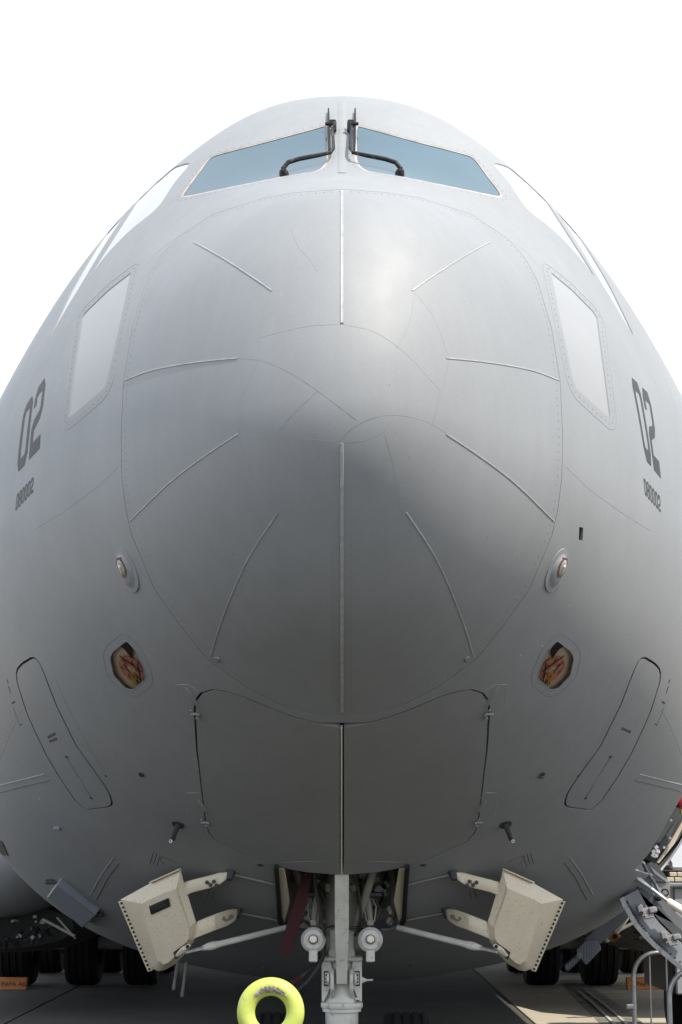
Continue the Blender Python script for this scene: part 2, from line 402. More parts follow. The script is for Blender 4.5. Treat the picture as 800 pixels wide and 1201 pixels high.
dall = resample(door_l[1:-1], 9); dall = np.array([px_ab(*p) for p in dall])
dall = np.array([a for a in dall])
dboth = np.concatenate([dall, flipx(dall)[::-1]])
kz = np.clip((hull(dboth)[:, 2]-2.56)/.2, 0, 1)[:, None]; da_out = offset(dboth, .009)*(1-kz)+offset(dboth, .015)*kz
well_h = [(321, 1012), (323, 1020), (326, 1050), (328, 1078), (333, 1087), (345, 1091), (378, 1094), (400.9, 1094)]
wh = np.array([px_ab(*p) for p in resample(well_h, 8)]); WELL = np.concatenate([wh, flipx(wh)[::-1][1:]])
shield = [(383, 146), (318, 164), (252, 181), (243, 187), (212, 229), (214, 232), (275, 219), (328, 208), (376, 200), (386, 190), (386, 150)]
side1 = [(229, 188), (202, 197), (180, 213), (167, 226), (128, 286), (102, 327), (101, 331), (122, 301), (154, 268), (185, 245), (208, 209)]
side2 = [(163, 228), (145, 247), (127, 269), (100, 312), (85, 338), (56, 398), (55, 402), (80, 358), (95, 334), (124, 285), (156, 237)]
chin = [(154, 319), (127, 340), (101, 365), (96, 372), (80, 487), (81, 491), (100, 475), (122, 456), (127, 444), (143, 372)]
hatch = [(19, 787), (25, 779), (38, 771), (44, 774), (49, 783), (66, 827), (89, 874), (122, 920), (129, 932), (132, 944), (126, 947), (101, 950), (89, 940), (70, 912), (54, 885), (42, 860), (31, 835), (20, 800)]
hexw = [(148.5, 751), (160, 763), (170, 787), (171, 797), (155, 810), (147, 808), (133, 793), (128.5, 772), (132, 764)]
slot = [(679.5, 618), (684, 619), (683.5, 634), (679, 633)]
W = {}
for k, o, st, it in (('hatch_r', [(794-x, y) for x, y in hatch][::-1], 9, 1), ('chin_r', [(802-x-2-(155-x)*.055, y) for x, y in chin][::-1], 7, 1), ('shield', shield, 14, 2), ('side1', side1, 9, 1), ('side2', side2, 9, 1), ('chin', chin, 7, 1), ('hatch', hatch, 9, 1), ('hexw', hexw, 7, 1)):
    W[k] = poly_px(o, st, it)
crew = [px_ab(*p) for p in resample([(806, 925), (798, 937), (779, 970), (760, 1003), (748, 1015.5)], 6)]
crew += [near_ab(p) for p in resample([(2.36, 15.35, 1.86), (2.6, 15.8, 1.78), (2.85, 16.6, 1.7), (3.0, 17.5, 1.75), (3.3, 17.6, 2.3), (3.6, 17.6, 3.0), (3.6, 17.5, 3.55), (3.4, 16.2, 3.55), (3.1, 15.2, 3.5), (2.9, 14.85, 3.35), (2.75, 14.78, 2.9)], .16)]
crew = np.array(crew)

for k in ('side1', 'side2'):
    q = walk_(W[k], .05)
    for _ in range(4): q = 0.25*np.roll(q, 1, 0)+0.5*q+0.25*np.roll(q, -1, 0)
    W[k] = q
CUTS = []      # (piece name inside, outer outline, inner outline or None, gap piece or None)
g = lambda ab, d: offset(ab, d)
REG = []       # outlines that go into the triangulation: (key, polygon)
def reg(key, poly): REG.append((key, poly))
reg('ring_o', g(RING, .0022)); reg('ring_i', g(RING, -.0022))
reg('door_o', da_out); reg('door_l', DOOR_L); reg('door_r', DOOR_R); reg('well', WELL)
for k in ('shield', 'side1', 'side2', 'chin'):
    for sd_, f in (('l', lambda a: a), ('r', flipx)):
        q = W[k+'_r'] if sd_ == 'r' and k+'_r' in W else f(W[k])
        reg(f'{k}_{sd_}_o', q); reg(f'{k}_{sd_}_i', g(q, -.016 if k == 'shield' else -.007))
for sd_, f in (('l', lambda a: a), ('r', flipx)):
    q = W['hatch_r'] if sd_ == 'r' else W['hatch']; reg(f'hatch_{sd_}_o', g(q, .008)); reg(f'hatch_{sd_}_i', g(q, -.008)); reg(f'hexw_{sd_}', f(W['hexw']))
reg('slot', np.array([px_ab(*p) for p in resample(slot+[slot[0]], 5)[:-1]])); reg('crew', crew)
allp = np.concatenate([p for _, p in REG])
# keep grid points clear of the outlines
keep = np.ones(len(GRID), bool)
for i in range(0, len(GRID), 400):
    d = np.linalg.norm(GRID[i:i+400, None]-allp[None], axis=2).min(1); keep[i:i+400] = d > 0.012
pts = list(map(Vector, GRID[keep])); edges = []
for k, p in REG:
    s0 = len(pts); pts += [Vector(q) for q in p]; edges += [(s0+i, s0+(i+1) % len(p)) for i in range(len(p))]
ov, oe, of, _, _, _ = delaunay_2d_cdt(pts, edges, [], 0, 1e-7)
CV = np.array([tuple(v) for v in ov]); CF = np.array([tuple(f) for f in of if len(f) == 3]); CEN = CV[CF].mean(1)
PIECE = np.array(['fuselage']*len(CF), dtype=object); IN = {k: inside(p, CEN) for k, p in REG}
PIECE[IN['ring_o']] = ''; PIECE[IN['ring_i']] = 'radome'
PIECE[IN['door_o']] = ''; PIECE[IN['well']] = ''
PIECE[IN['door_l']] = 'door_l'; PIECE[IN['door_r']] = 'door_r'
for k in ('shield', 'side1', 'side2', 'chin'):
    for s in 'lr': PIECE[IN[f'{k}_{s}_o']] = f'{k}_{s}_seal'; PIECE[IN[f'{k}_{s}_i']] = f'{k}_{s}'
for s in 'lr': PIECE[IN[f'hatch_{s}_o']] = ''; PIECE[IN[f'hatch_{s}_i']] = f'hatch_{s}'; PIECE[IN[f'hexw_{s}']] = f'hexw_{s}'
PIECE[IN['slot']] = ''; PIECE[IN['crew']] = ''

def skin_piece(key, name, m, parent, off=0.0, skirt=0.02, flat=False):
    F = CF[PIECE == key]; idx, inv = np.unique(F.ravel(), return_inverse=True); F = inv.reshape(-1, 3); ab = CV[idx]
    P = hull(ab); N = frames(ab)[2]; P = P+N*off
    # orient
    fn = np.cross(P[F[:, 1]]-P[F[:, 0]], P[F[:, 2]]-P[F[:, 0]]); bad = (fn*N[F[:, 0]]).sum(1) < 0; F[bad] = F[bad][:, ::-1]
    verts = [tuple(p) for p in P]; faces = [tuple(int(i) for i in f) for f in F]; nors = [tuple(n) for n in N]
    if skirt:
        cnt = {}
        for f in faces:
            for i in range(3):
                e = (f[i], f[(i+1) % 3]); cnt[e] = 1
        be = [e for e in cnt if (e[1], e[0]) not in cnt]
        top, bot = {}, {}
        for v in {v for e in be for v in e}:
            top[v] = len(verts); verts.append(tuple(P[v])); nors.append((0, 0, 0))
            bot[v] = len(verts); verts.append(tuple(P[v]-N[v]*skirt)); nors.append((0, 0, 0))
        faces += [(top[b], top[a], bot[a], bot[b]) for a, b in be]
    me = bpy.data.meshes.new(name); me.from_pydata(verts, [], faces)
    me.polygons.foreach_set('use_smooth', [True]*len(me.polygons)); me.materials.append(m); me.update()
    me.normals_split_custom_set_from_vertices(nors)
    o = link(name, me)
    if parent: o.parent = parent; o.matrix_parent_inverse = world_of(parent).inverted()
    return o

def on_skin(ab, h=0.0):
    return [Vector(p) for p in (hull(ab)+frames(ab)[2]*h)]
def skin_strip(mb, ab, width, h0, h1, taper=False):
    """raised strip that follows the skin: chart polyline, width, base and top height"""
    L, Rr = offset(ab, width/2, False), offset(ab, -width/2, False)
    L2, R2 = offset(ab, width*0.3, False), offset(ab, -width*0.3, False)
    a, b, c, d = on_skin(L, h0), on_skin(L2, h1), on_skin(R2, h1), on_skin(Rr, h0)
    n = len(a); vs = [[mb.bm.verts.new(r[i]) for r in (a, b, c, d)] for i in range(n)]
    for i in range(n-1):
        for k in range(3): mb.bm.faces.new((vs[i][k], vs[i+1][k], vs[i+1][k+1], vs[i][k+1]))
    mb.bm.faces.new(vs[0]); mb.bm.faces.new(vs[-1][::-1]); return mb
def skin_disc(mb, ab, r, h=0.0015, n=7):
    p, nn = S3(ab), N3(ab); u = nn.orthogonal().normalized(); w = nn.cross(u)
    c = mb.bm.verts.new(p+nn*h*1.6); rg = [mb.bm.verts.new(p+nn*h+(u*math.cos(k*6.2832/n)+w*math.sin(k*6.2832/n))*r) for k in range(n)]
    lo = [mb.bm.verts.new(p-nn*.002+(u*math.cos(k*6.2832/n)+w*math.sin(k*6.2832/n))*r) for k in range(n)]
    for k in range(n):
        mb.bm.faces.new((c, rg[k], rg[(k+1) % n])); mb.bm.faces.new((rg[k], lo[k], lo[(k+1) % n], rg[(k+1) % n]))
def walk(ab, step, closed=True):
    """chart points at equal 3-D spacing along a chart curve"""
    A = np.concatenate([ab, ab[:1]]) if closed else ab; P = hull(A); d = np.r_[0, np.cumsum(np.linalg.norm(np.diff(P, axis=0), axis=1))]
    s = np.arange(0, d[-1], step); return np.stack([np.interp(s, d, A[:, k]) for k in (0, 1)], -1)

# ------------------------------------------------------------------ the aircraft
AC = thing('transport_aircraft', 'large grey military transport aircraft numbered 02 seen nose-on from below', 'aircraft', (0, 15.0, 0))
hull_o = skin_piece('fuselage', 'fuselage', M['hull'], AC)
radome_o = skin_piece('radome', 'radome', M['radome'], AC)
# rear fuselage: continues the same section to the tail
ths = np.linspace(0, 2*np.pi, 97)[:-1]; rings = []
base = hull(np.stack([2.95*KR*np.cos(ths), 2.95*KR*np.sin(ths)], -1))
for y, k, up in ((19.30, 1, 0), (24, 1, 0), (34, 1, 0), (42, 0.93, 0.3), (50, 0.62, 1.6), (57, 0.30, 3.0), (61, 0.08, 3.8)):
    c = np.array([0, 0, 4.4]); q = (base-c)*[k, 0, k]+c; q[:, 1] = y; q[:, 2] += up; rings.append(q-(0.004 if y < 20 else 0)*np.array([0, 0, 1]))
MB().loft(rings, caps=True).build('rear_fuselage', M['hull'], AC)
# wings (high mounted, swept) and the two undercarriage sponsons: they throw the shade under the aircraft
for s in (-1, 1):
    mb = MB(); rr = []
    for x, y0, c, z, th in ((1.0, 27.3, 11.5, 7.55, 1.3), (12.0, 33.0, 7.2, 7.2, .8), (25.0, 40.2, 2.8, 6.7, .32)):
        prof = [(0, 0), (.08, .32), (.3, .5), (.65, .33), (1, .02), (.65, -.14), (.3, -.3), (.08, -.25)]
        rr.append([(s*x, y0+u*c, z+v*th) for u, v in prof])
    mb.loft(rr).build('wing', M['hull'], AC)

def mirrored(fn):
    for s, side in ((-1, 'l'), (1, 'r')): fn(s, side, (lambda p, s=s: V(p) if s < 0 else mir(p)), (lambda a, s=s: a if s < 0 else flipx(a)))

# cockpit windows
def windows(s, side, X, A):
    for k, gm, nm in (('shield', 'glass', 'windshield'), ('side1', 'side_glass', 'side_window'), ('side2', 'side_glass', 'side_window'), ('chin', 'chin_glass', 'lower_window')):
        o = skin_piece(f'{k}_{side}', nm, M[gm], AC, off=-0.006 if k != 'chin' else -0.004, skirt=0.008)
        skin_piece(f'{k}_{side}_seal', 'window_seal', M['seal'] if k == 'shield' else M['hull'], o, off=-0.002, skirt=0.01)
    mb = MB()                              # raised frame lip along the upper edge of the windows
    for k, d in (('shield', .034), ('chin', .045)):
        rv = MB()
        WK = W[k+'_r'] if side == 'r' and k+'_r' in W else A(W[k])
        for q in walk(offset(WK, d), .055 if k == 'chin' else .07): skin_disc(rv, q, .0048)
        rv.build('rivet_row', M['rivet'], hull_o)['kind'] = 'stuff'
    lip = offset(W['chin_r'] if side == 'r' else W['chin'], .085); skin_strip(mb, np.concatenate([lip, lip[:1]]), .005, -.001, .0012)
    mb.build('window_frame_edge', M['faint'], hull_o)
mirrored(windows)
# the post between the two windshields
pp = line_px([(401, 121), (401, 150), (401, 180), (401, 203)], 6)
mb = MB(); skin_strip(mb, pp, .07, -.002, .004); mb.build('windshield_post', M['hull'], AC)

# wipers
def wiper(s, side, X, A):
    def P(px, py, h): a = A(px_ab(px, py)); return S3(a)+N3(a)*h
    w = MB().tube([P(333, 203, .03), P(340, 199.5, .055), P(352, 196.5, .06), P(375, 192, .06), P(388, 189, .06), P(391.5, 184, .06), P(391, 172, .055), P(390, 156, .05)], [.016, .0165, .016, .015, .013, .012, .011, .010], 8).build('wiper', M['wiper'], AC)
    MB().tube([P(385.5, 132, .03), P(385.8, 150, .035), P(386, 168, .035), P(386.5, 181, .03)], [.006, .0095, .0095, .007], 7).build('blade', M['black'], w)
    a = A(px_ab(333, 203.5)); MB().lathe(S3(a)-N3(a)*.01, N3(a), [(0, .034), (.02, .031), (.040, .022), (.048, .0)], 14).build('pivot', M['wiper'], w)
    a = A(px_ab(390, 155)); b = MB(); b.box(P(390.5, 152, .045), (.05, .05, .05), bevel=.008); b.box(P(392.5, 156, .045), (.03, .05, .07), bevel=.006)
    b.box(P(386.5, 153, .05), (.06, .025, .02), bevel=.005); b.build('blade_clip', M['wiper'], w)
    b = MB(); b.beam(P(355, 195.5, .066), P(368, 193.3, .068), .018, .012, N3(a), .003); b.build('arm_clip', M['wiper'], w)
mirrored(wiper)

# lightning diverter strips on the radome
STR = [[(228, 284), (262, 303), (299, 327), (319, 341)], [(146.5, 446), (180, 434), (230, 425), (279, 420)],
       [(152.5, 611), (198, 567), (240, 535), (279, 509)], [(246.5, 770), (262, 722), (290, 657), (326, 601)]]
for st in STR:
    ab = np.array([px_ab(*p) for p in crom(st, 7)])
    for A in (lambda a: a, flipx):
        mb = MB(); skin_strip(mb, A(ab), .0110, -.001, .0045); o = mb.build('lightning_strip', M['strip'], radome_o)
        mb = MB()
        for q in (A(ab)[1], A(ab)[-2]): skin_disc(mb, q, .006, .009)
        mb.build('strip_screw', M['rivet'], o) if False else mb.bm.free()
for st in ([(401, 224), (401, 300), (401, 379)], [(401, 520), (401, 640), (401, 740), (401, 835)]):
    mb = MB(); skin_strip(mb, line_px(st, 12, 1), .022, -.001, .007); mb.build('lightning_strip', M['strip'], radome_o)
# moulding seams of the radome
SEAMS = [[(319, 341), (306, 380), (302, 424), (283, 470), (280, 509)], [(279, 420), (310, 424), (345, 440), (372, 458), (400, 479), (420, 494)],
         [(401, 380), (360, 383), (320, 392), (306, 396)], [(401, 380), (440, 390), (476, 415), (516, 458)], [(294, 516), (330, 514), (370, 516), (398, 519)],
         [(398, 518), (410, 505), (430, 493), (455, 487), (480, 489), (505, 497), (526, 510)], [(452, 511), (462, 550), (470, 600), (474, 604)], [(516, 458), (507, 500)],
         [(487, 342), (480, 380), (465, 408)], [(486, 342), (510, 375), (527, 420)], [(404, 519), (430, 516), (452, 505), (458, 494)], [(372, 459), (340, 490), (325, 510)],
         [(326, 601), (300, 565), (279, 509)], [(527, 420), (520, 455), (507, 500)], [(341, 268), (350, 290), (360, 300), (372, 318)]]
for sm in SEAMS:
    mb = MB(); skin_strip(mb, np.array([px_ab(*p) for p in crom(sm, 8)]), .0025, -.0005, .0004); mb.build('moulding_seam', M['faint'], radome_o)
# fasteners round the radome joint
rv = MB()
for q in walk(offset(RING, -.045), .052): skin_disc(rv, q, .0042)
rv.build('rivet_row', M['rivet'], radome_o)['kind'] = 'stuff'
rv = MB()
for sx in (-.055, .055):
    for q in walk(line_px([(401, 640), (401, 740), (401, 830)], 12, 1), .06): skin_disc(rv, offset(np.array([q, q+[0, .01]]), sx, False)[0], .0032)
rv.build('rivet_row', M['rivet'], radome_o)['kind'] = 'stuff'
for x in (254.5, 548):
    a = px_ab(x, 773); MB().lathe(S3(a)-N3(a)*.004, N3(a), [(0, .022), (.012, .020), (.014, .010), (.006, .008), (.006, 0)], 16).build('drain_plug', M['metal'], radome_o)

# skin lap joints on the fuselage: (kind, photo pixels)
LAPS = [[(139, 547), (110, 575), (75, 600), (40, 622)], [(66, 798), (76, 822), (100, 868), (124, 909), (150, 934), (177, 955)], [(163, 330), (166, 318), (184, 296), (200, 284)]]
for lp in LAPS:
    ab = line_px(lp, 10, 2)
    for A in (lambda a: a, flipx):
        mb = MB(); skin_strip(mb, A(ab), .003, -.0005, .0006); mb.build('skin_joint', M['faint'], hull_o)
for lp, mt in (([(0, 921), (25, 915), (52, 908)], 'strip'), ([(0, 929), (28, 922), (57, 915)], 'seam'), ([(106, 1050), (119, 1026), (133, 1006)], 'strip'), ([(113, 1055), (126, 1030), (139, 1012)], 'seam')):
    ab = line_px(lp, 8, 1)
    for A in (lambda a: a, flipx):
        mb = MB(); skin_strip(mb, A(ab), .010, -.0005, .004); mb.build('doubler_edge', M[mt], hull_o)
# longitudinal and hoop joints with rivets, further aft and around
for th in (math.radians(35), math.radians(-8), math.radians(-32)):
    t = np.linspace(1.75, T_END-.05, 60); ab = np.stack([t*KR*math.cos(th), t*KR*math.sin(th)], -1)
    for A in (lambda a: a, flipx):
        mb = MB(); skin_strip(mb, A(ab), .003, -.0005, .0006); mb.build('skin_joint', M['faint'], hull_o)
        rv = MB()
        for q in walk(offset(A(ab), .03, False), .07, False): skin_disc(rv, q, .003)
        rv.build('rivet_row', M['rivet'], hull_o)['kind'] = 'stuff'

# nose gear doors
for key, A in (('door_l', 0), ('door_r', 1)): skin_piece(key, 'nose_gear_door', M['door_paint'], AC, skirt=.035)
ab = line_px([(400.6, 855), (400.6, 940), (400.6, 1024)], 10, 1); mb = MB(); skin_strip(mb, ab, .016, -.03, -.001); mb.build('door_seal', M['cream'], AC)
rv = MB()
for q in walk(offset(da_out, .035)[6:-6], .09, False): skin_disc(rv, q, .003)
rv.build('rivet_row', M['rivet'], hull_o)['kind'] = 'stuff'
def hinges(s, side, X, A):
    for (x, y), ln in (((229.5, 836), .13), ((241, 963), .11)):
        a = A(px_ab(x, y)); p, n = S3(a), N3(a); up = V(0, 0, 1); up = (up-n*up.dot(n)).normalized(); r = up.cross(n)
        mb = MB(); mb.box(p+n*.012, (.036, .012, .022), Matrix((r, n, up)).transposed(), .004)
        mb.tube([p+n*.014-r*.030, p+n*.014+r*.034], .008, 8); mb.box(p+n*.015-up*.04, (.024, .014, .026), Matrix((r, n, up)).transposed(), .004)
        mb.box(p+n*.012+up*.035-r*.012, (.016, .012, .02), Matrix((r, n, up)).transposed(), .004)
        mb.tube([p+n*.020+r*.028*s*-1, p+n*.029+r*.028*s*-1], .009, 8)
        h = mb.build('door_hinge', M['door_paint'], AC)
        q = A(px_ab(x-3, y-16)); p, n = S3(q), N3(q); prof = []           # teardrop blister over the hinge arm
        bl = MB(); rings = []
        for u, rr in ((-1, .0), (-.8, .010), (-.4, .017), (0, .018), (.5, .014), (1, .0)):
            c = p+up*u*ln*-1; rings.append([c+n*(rr*.9*max(0, math.sin(k*math.pi/6)))+r*rr*math.cos(k*math.pi/6)-n*.004 for k in range(7)])
        for ra, rb in zip(rings, rings[1:]):
            va = [bl.bm.verts.new(v) for v in ra]; vb = [bl.bm.verts.new(v) for v in rb]
            for k in range(6): bl.bm.faces.new((va[k], va[k+1], vb[k+1], vb[k]))
        bmesh.ops.remove_doubles(bl.bm, verts=bl.bm.verts, dist=1e-4); bl.build('blister', M['door_paint'], h)
        out = A(line_px([(x+(2 if y < 900 else -3), y-26), (x-8, y-33), (x-22, y-33), (x-20, y-5)], 5, 0)); mb = MB(); skin_strip(mb, out, .005, -.0005, .0012); mb.build('doubler_plate_edge', M['strip'], hull_o)
mirrored(hinges)

# side hatches (capsule shaped panels) with deep dark rebate
def hatches(s, side, X, A):
    h = skin_piece(f'hatch_{side}', 'escape_hatch', M['hull'], AC, skirt=.03)
    ab = W['hatch_r'] if side == 'r' else W['hatch']; U = (lambda p: p) if side == 'l' else (lambda p: (794-p[0], p[1])); L, I = offset(ab, .012), offset(ab, -.012)
    a, b = on_skin(L, -.022), on_skin(I, -.022); MB().quadstrip(a+a[:1], b+b[:1]).build('rebate', M['black'], h)
    sl = line_px([U(p) for p in ((78, 888), (92, 911), (106.5, 935))], 8, 0); mb = MB(); skin_strip(mb, sl, .006, -.0005, .002); mb.build('handle_slot', M['seam'], h)
    for q, r in (((78, 887.5), .012), ((107, 936), .010)): mb = MB(); skin_disc(mb, px_ab(*U(q)), r, .004, 8); mb.build('latch', M['decal'], h)
    sl = line_px([U((92, 911)), U((97, 920))], 4, 0); mb = MB(); skin_strip(mb, sl, .020, -.0005, .003); mb.build('handle', M['hull'], h)
    if side == 'l': bars = [[(56, 865), (65.5, 860)], [(58, 870), (67, 866)]]
    else: bars = [[(794-729, 854), (794-740, 859)]]
    for bb in bars:                              # stencil lettering too small to read: a row of small ticks
        ab = line_px([U(p) for p in bb], 1.6, 0); mb = MB()
        for i in range(0, len(ab)-1):
            skin_strip(mb, np.stack([ab[i]+(ab[i+1]-ab[i])*.1, ab[i]+(ab[i+1]-ab[i])*.75]), .024, -.0005, .0008)
        mb.build('stencil_mark', M['decal'], h)
    for a_, b_, wd in (((8, 797), (9.5, 801), .02), ((10, 805), (12.5, 813), .016), ((14, 825), (17.5, 822.5), .016), ((15.5, 830), (20, 842), .003), ((20, 842), (24, 851), .003), ((23, 850.5), (26, 849), .01)):
        mb = MB(); skin_strip(mb, line_px([U(a_), U(b_)], 3, 0), wd, -.0005, .0012); mb.build('stencil_mark', M['decal'], hull_o)
mirrored(hatches)

# ice/landing lights set in raised fairings, and the clear faceted windows below them
clear = bpy.data.materials.new('clear_pane'); clear.use_nodes = True
n = clear.node_tree; n.nodes.clear(); mo = n.nodes.new('ShaderNodeOutputMaterial'); ms = n.nodes.new('ShaderNodeMixShader'); fr = n.nodes.new('ShaderNodeFresnel'); fr.inputs['IOR'].default_value = 1.5
tr = n.nodes.new('ShaderNodeBsdfTransparent'); tr.inputs['Color'].default_value = (.96, .96, .95, 1); gl = n.nodes.new('ShaderNodeBsdfGlossy'); gl.inputs['Roughness'].default_value = .08
n.links.new(fr.outputs['Fac'], ms.inputs['Fac']); n.links.new(tr.outputs[0], ms.inputs[1]); n.links.new(gl.outputs[0], ms.inputs[2]); n.links.new(ms.outputs[0], mo.inputs['Surface'])
def lights(s, side, X, A):
    a = A(px_ab(147, 664)); p, n = S3(a), N3(a); up = V(0, 0, 1); up = (up-n*up.dot(n)).normalized(); r = up.cross(n).normalized()
    def ell(c, ru, rv, h, N=28): ru, rv = ru*.74, rv*.80; return [c+r*(rv*math.cos(k*2*math.pi/N))+up*(ru*math.sin(k*2*math.pi/N))+n*h for k in range(N)]
    mb = MB(); prev = None; rr = []
    tip = p-up*.03
    for q, ru, rv, h in ((tip, .205, .125, -.03), (tip, .200, .120, .004), (tip, .17, .095, .007), (tip, .155, .082, .008), (tip+up*.0, .13, .070, .020), (tip+up*.01, .11, .060, .029), (p, .092, .052, .031)):
        rr.append([mb.bm.verts.new(v) for v in ell(q, ru, rv, h)])
    for x, y in zip(rr, rr[1:]):
        for k in range(28): mb.bm.faces.new((x[k], x[(k+1) % 28], y[(k+1) % 28], y[k]))
    lf = mb.build('nose_light', M['hull'], AC)
    N = 8; gk = MB(); ro = [p+r*(.042*math.cos((k+.5)*2*math.pi/N))+up*(.072*math.sin((k+.5)*2*math.pi/N))+n*.034 for k in range(N)]
    gk.prism(ro, n*-.02); gk.build('gasket', M['copper'], lf)
    lr = MB(); lr.lathe(p+n*.035, n, [(0, .029), (.004, .027), (.008, .017), (.010, 0)], 16)
    for v in lr.bm.verts:
        d = (v.co-p); v.co = p+n*d.dot(n)+r*d.dot(r)+up*d.dot(up)*1.9
    lr.build('lens', M['lens'], lf)
    bl = MB(); bl.lathe(p+n*.041+up*.012, n, [(0, .012), (.008, .010), (.012, 0)], 10); bl.build('bulb', mat('bulb_glass', (.55, .6, .7), .05, spec=1.0), lf)
    # faceted window
    wn = skin_piece(f'hexw_{side}', 'lower_camera_window', clear, AC, off=-.004, skirt=.0)
    ab = A(W['hexw']); c = hull(ab).mean(0); c = V(c); nn = N3(near_ab(c)); up2 = V(0, 0, 1); up2 = (up2-nn*up2.dot(nn)).normalized(); r2 = up2.cross(nn).normalized()
    fr_o, fr_i = offset(ab, .003), offset(ab, -.004); mb = MB()
    o1, i1, o2, i2 = on_skin(fr_o, -.001), on_skin(fr_i, .003), on_skin(fr_o, .003), on_skin(fr_i, -.012)
    for q, w_ in ((o1, o2), (o2, i1), (i1, i2)): mb.quadstrip(q+q[:1], w_+w_[:1])
    mb.build('window_rim', M['hull'], wn)
    box = MB(); bi = [v-nn*.008 for v in on_skin(ab)]; bo = [v-nn*.036 for v in on_skin(offset(ab, .03))]
    box.quadstrip(bi+bi[:1], bo+bo[:1]); vs = [box.bm.verts.new(v) for v in bo]; box.bm.faces.new(vs); box.build('lining', M['tan'], wn)
    cc = c-nn*.022-up2*.035; dk = MB(); R0 = .105        # red protective cover: rim, hub and spokes with round openings
    dk.torus(cc, nn, R0-.008, .007, 30, 8)
    for k in range(6):
        an = k*math.pi/3+.3; dr = r2*math.cos(an)+up2*math.sin(an); pr = nn.cross(dr)
        wv = [cc+dr*.015+pr*.03, cc+dr*.05+pr*.012, cc+dr*.095+pr*.04, cc+dr*.095-pr*.04, cc+dr*.05-pr*.012, cc+dr*.015-pr*.03]
        dk.prism([v+nn*(.003+.0007*k) for v in wv], nn*-.008)
    dk.build('red_cover', M['redcover'], wn)
    hb = MB(); hb.lathe(cc+nn*.002, nn, [(0, .03), (.008, .028), (.008, 0)], 14); hb.build('hub', M['tan'], wn)
    tg_ = MB(); q0 = cc+nn*.010
    tg_.tube([q0, q0-up2*.06-r2*.02*-s, q0-up2*.12-r2*.045*-s, q0-up2*.125-r2*.035*-s, q0-up2*.07-r2*.0, q0-up2*.02+r2*.01*-s], .007, 6); tg_.build('yellow_tag', M['tag_yellow'], wn)
    cr_ = MB()
    for (u0, v0), (u1, v1) in (((-.09, -.02), (.03, .12)), ((-.02, -.16), (.035, .05)), ((-.1, .05), (.0, -.17))):
        cr_.tube([cc+nn*.012+r2*u0*s+up2*v0, cc+nn*.014+r2*u1*s+up2*v1], .0035, 5)
    cr_.build('guard_wire', M['black'], wn)
    bk = MB(); bk.prism([c-nn*.014+r2*a_*s+up2*b_ for a_, b_ in ((.02, .20), (-.085, .20), (-.10, .10), (-.06, .05), (-.045, .12))], nn*-.012); bk.build('shade_flap', M['black'], wn)
    sm = A(offset(W['hexw'], .055)); mb = MB(); skin_strip(mb, np.concatenate([sm, sm[:1]]), .004, -.0005, .001); mb.build('window_frame_edge', M['seam'], hull_o)
    rv = MB()
    for q in walk(A(offset(W['hexw'], .035)), .06): skin_disc(rv, q, .0032)
    rv.build('rivet_row', M['rivet'], hull_o)['kind'] = 'stuff'
mirrored(lights)

# air data probes, static ports, small fittings
def probes(s, side, X, A):
    a = A(px_ab(209, 967)); p, n = S3(a), N3(a)
    mb = MB(); mb.lathe(p-n*.006, n, [(0, .05), (.012, .046), (.014, 0)], 18); pr = mb.build('pitot_probe', M['decal'], AC)
    tip = p+n*.12+V(0, -.10, -.02); MB().tube([p, p+n*.07, p+n*.115+V(0, -.03, -.01), tip+V(0, -.05, 0)], [.022, .018, .017, .013], 9).build('probe_mast', M['decal'], pr)
    MB().lathe(tip+V(0, -.06, 0), V(0, -1, 0), [(0, .013), (.03, .011), (.03, .007), (.0, .006)], 10).build('probe_tip', M['cream'], pr)
    a = A(px_ab(166, 908)); mb = MB(); skin_disc(mb, a, .02, .01, 8); mb.build('static_port', M['decal'], hull_o)
    if s < 0: a = px_ab(68, 970); mb = MB(); mb.box(S3(a)+N3(a)*.012, (.05, .03, .03), bevel=.006); mb.build('drain_fitting', M['bluegrey'], AC)
    for q in ((124, 910),): mb = MB(); skin_disc(mb, A(px_ab(*q)), .008, .003, 8); mb.build('static_port', M['decal'], hull_o)
    for l0, l1 in (((180, 1000), (176, 1013)), ((184, 1001), (180, 1014)), ((188, 1003), (184, 1016)), ((246, 1044), (243, 1052)), ((251, 1045), (249, 1054))):
        mb = MB(); skin_strip(mb, A(line_px([l0, l1], 5, 0)), .006, -.0005, .0008); mb.build('stencil_mark', M['decal'], hull_o)
    mb = MB(); skin_strip(mb, A(line_px([(193, 1014), (188, 1008), (190, 1004), (197, 1007), (207, 1012)], 3, 1)), .004, -.0005, .0008); mb.build('stencil_mark', M['decal'], hull_o)
    lf = MB(); cp = A(px_ab(306, 1015)); pc, nc = S3(cp), N3(cp); u = V(1, 0, 0); v = nc.cross(u)          # small leaf shaped caution mark
    star = [(0, 1), (.25, .45), (.9, .5), (.5, .05), (.55, -.35), (0, -.25), (-.55, -.35), (-.5, .05), (-.9, .5), (-.25, .45)]
    sgn = 1 if v.z > 0 else -1
    lf.prism([pc+nc*.004+u*x*.03+v*y*.028*sgn for x, y in star], nc*-.006); lf.build('caution_mark', M['decal'], hull_o)
mirrored(probes)
a = px_ab(635, 909); mb = MB(); p, n = S3(a), N3(a); mb.box(p, (.03, .03, .05), bevel=.004); mb.build('static_vane', M['decal'], AC)
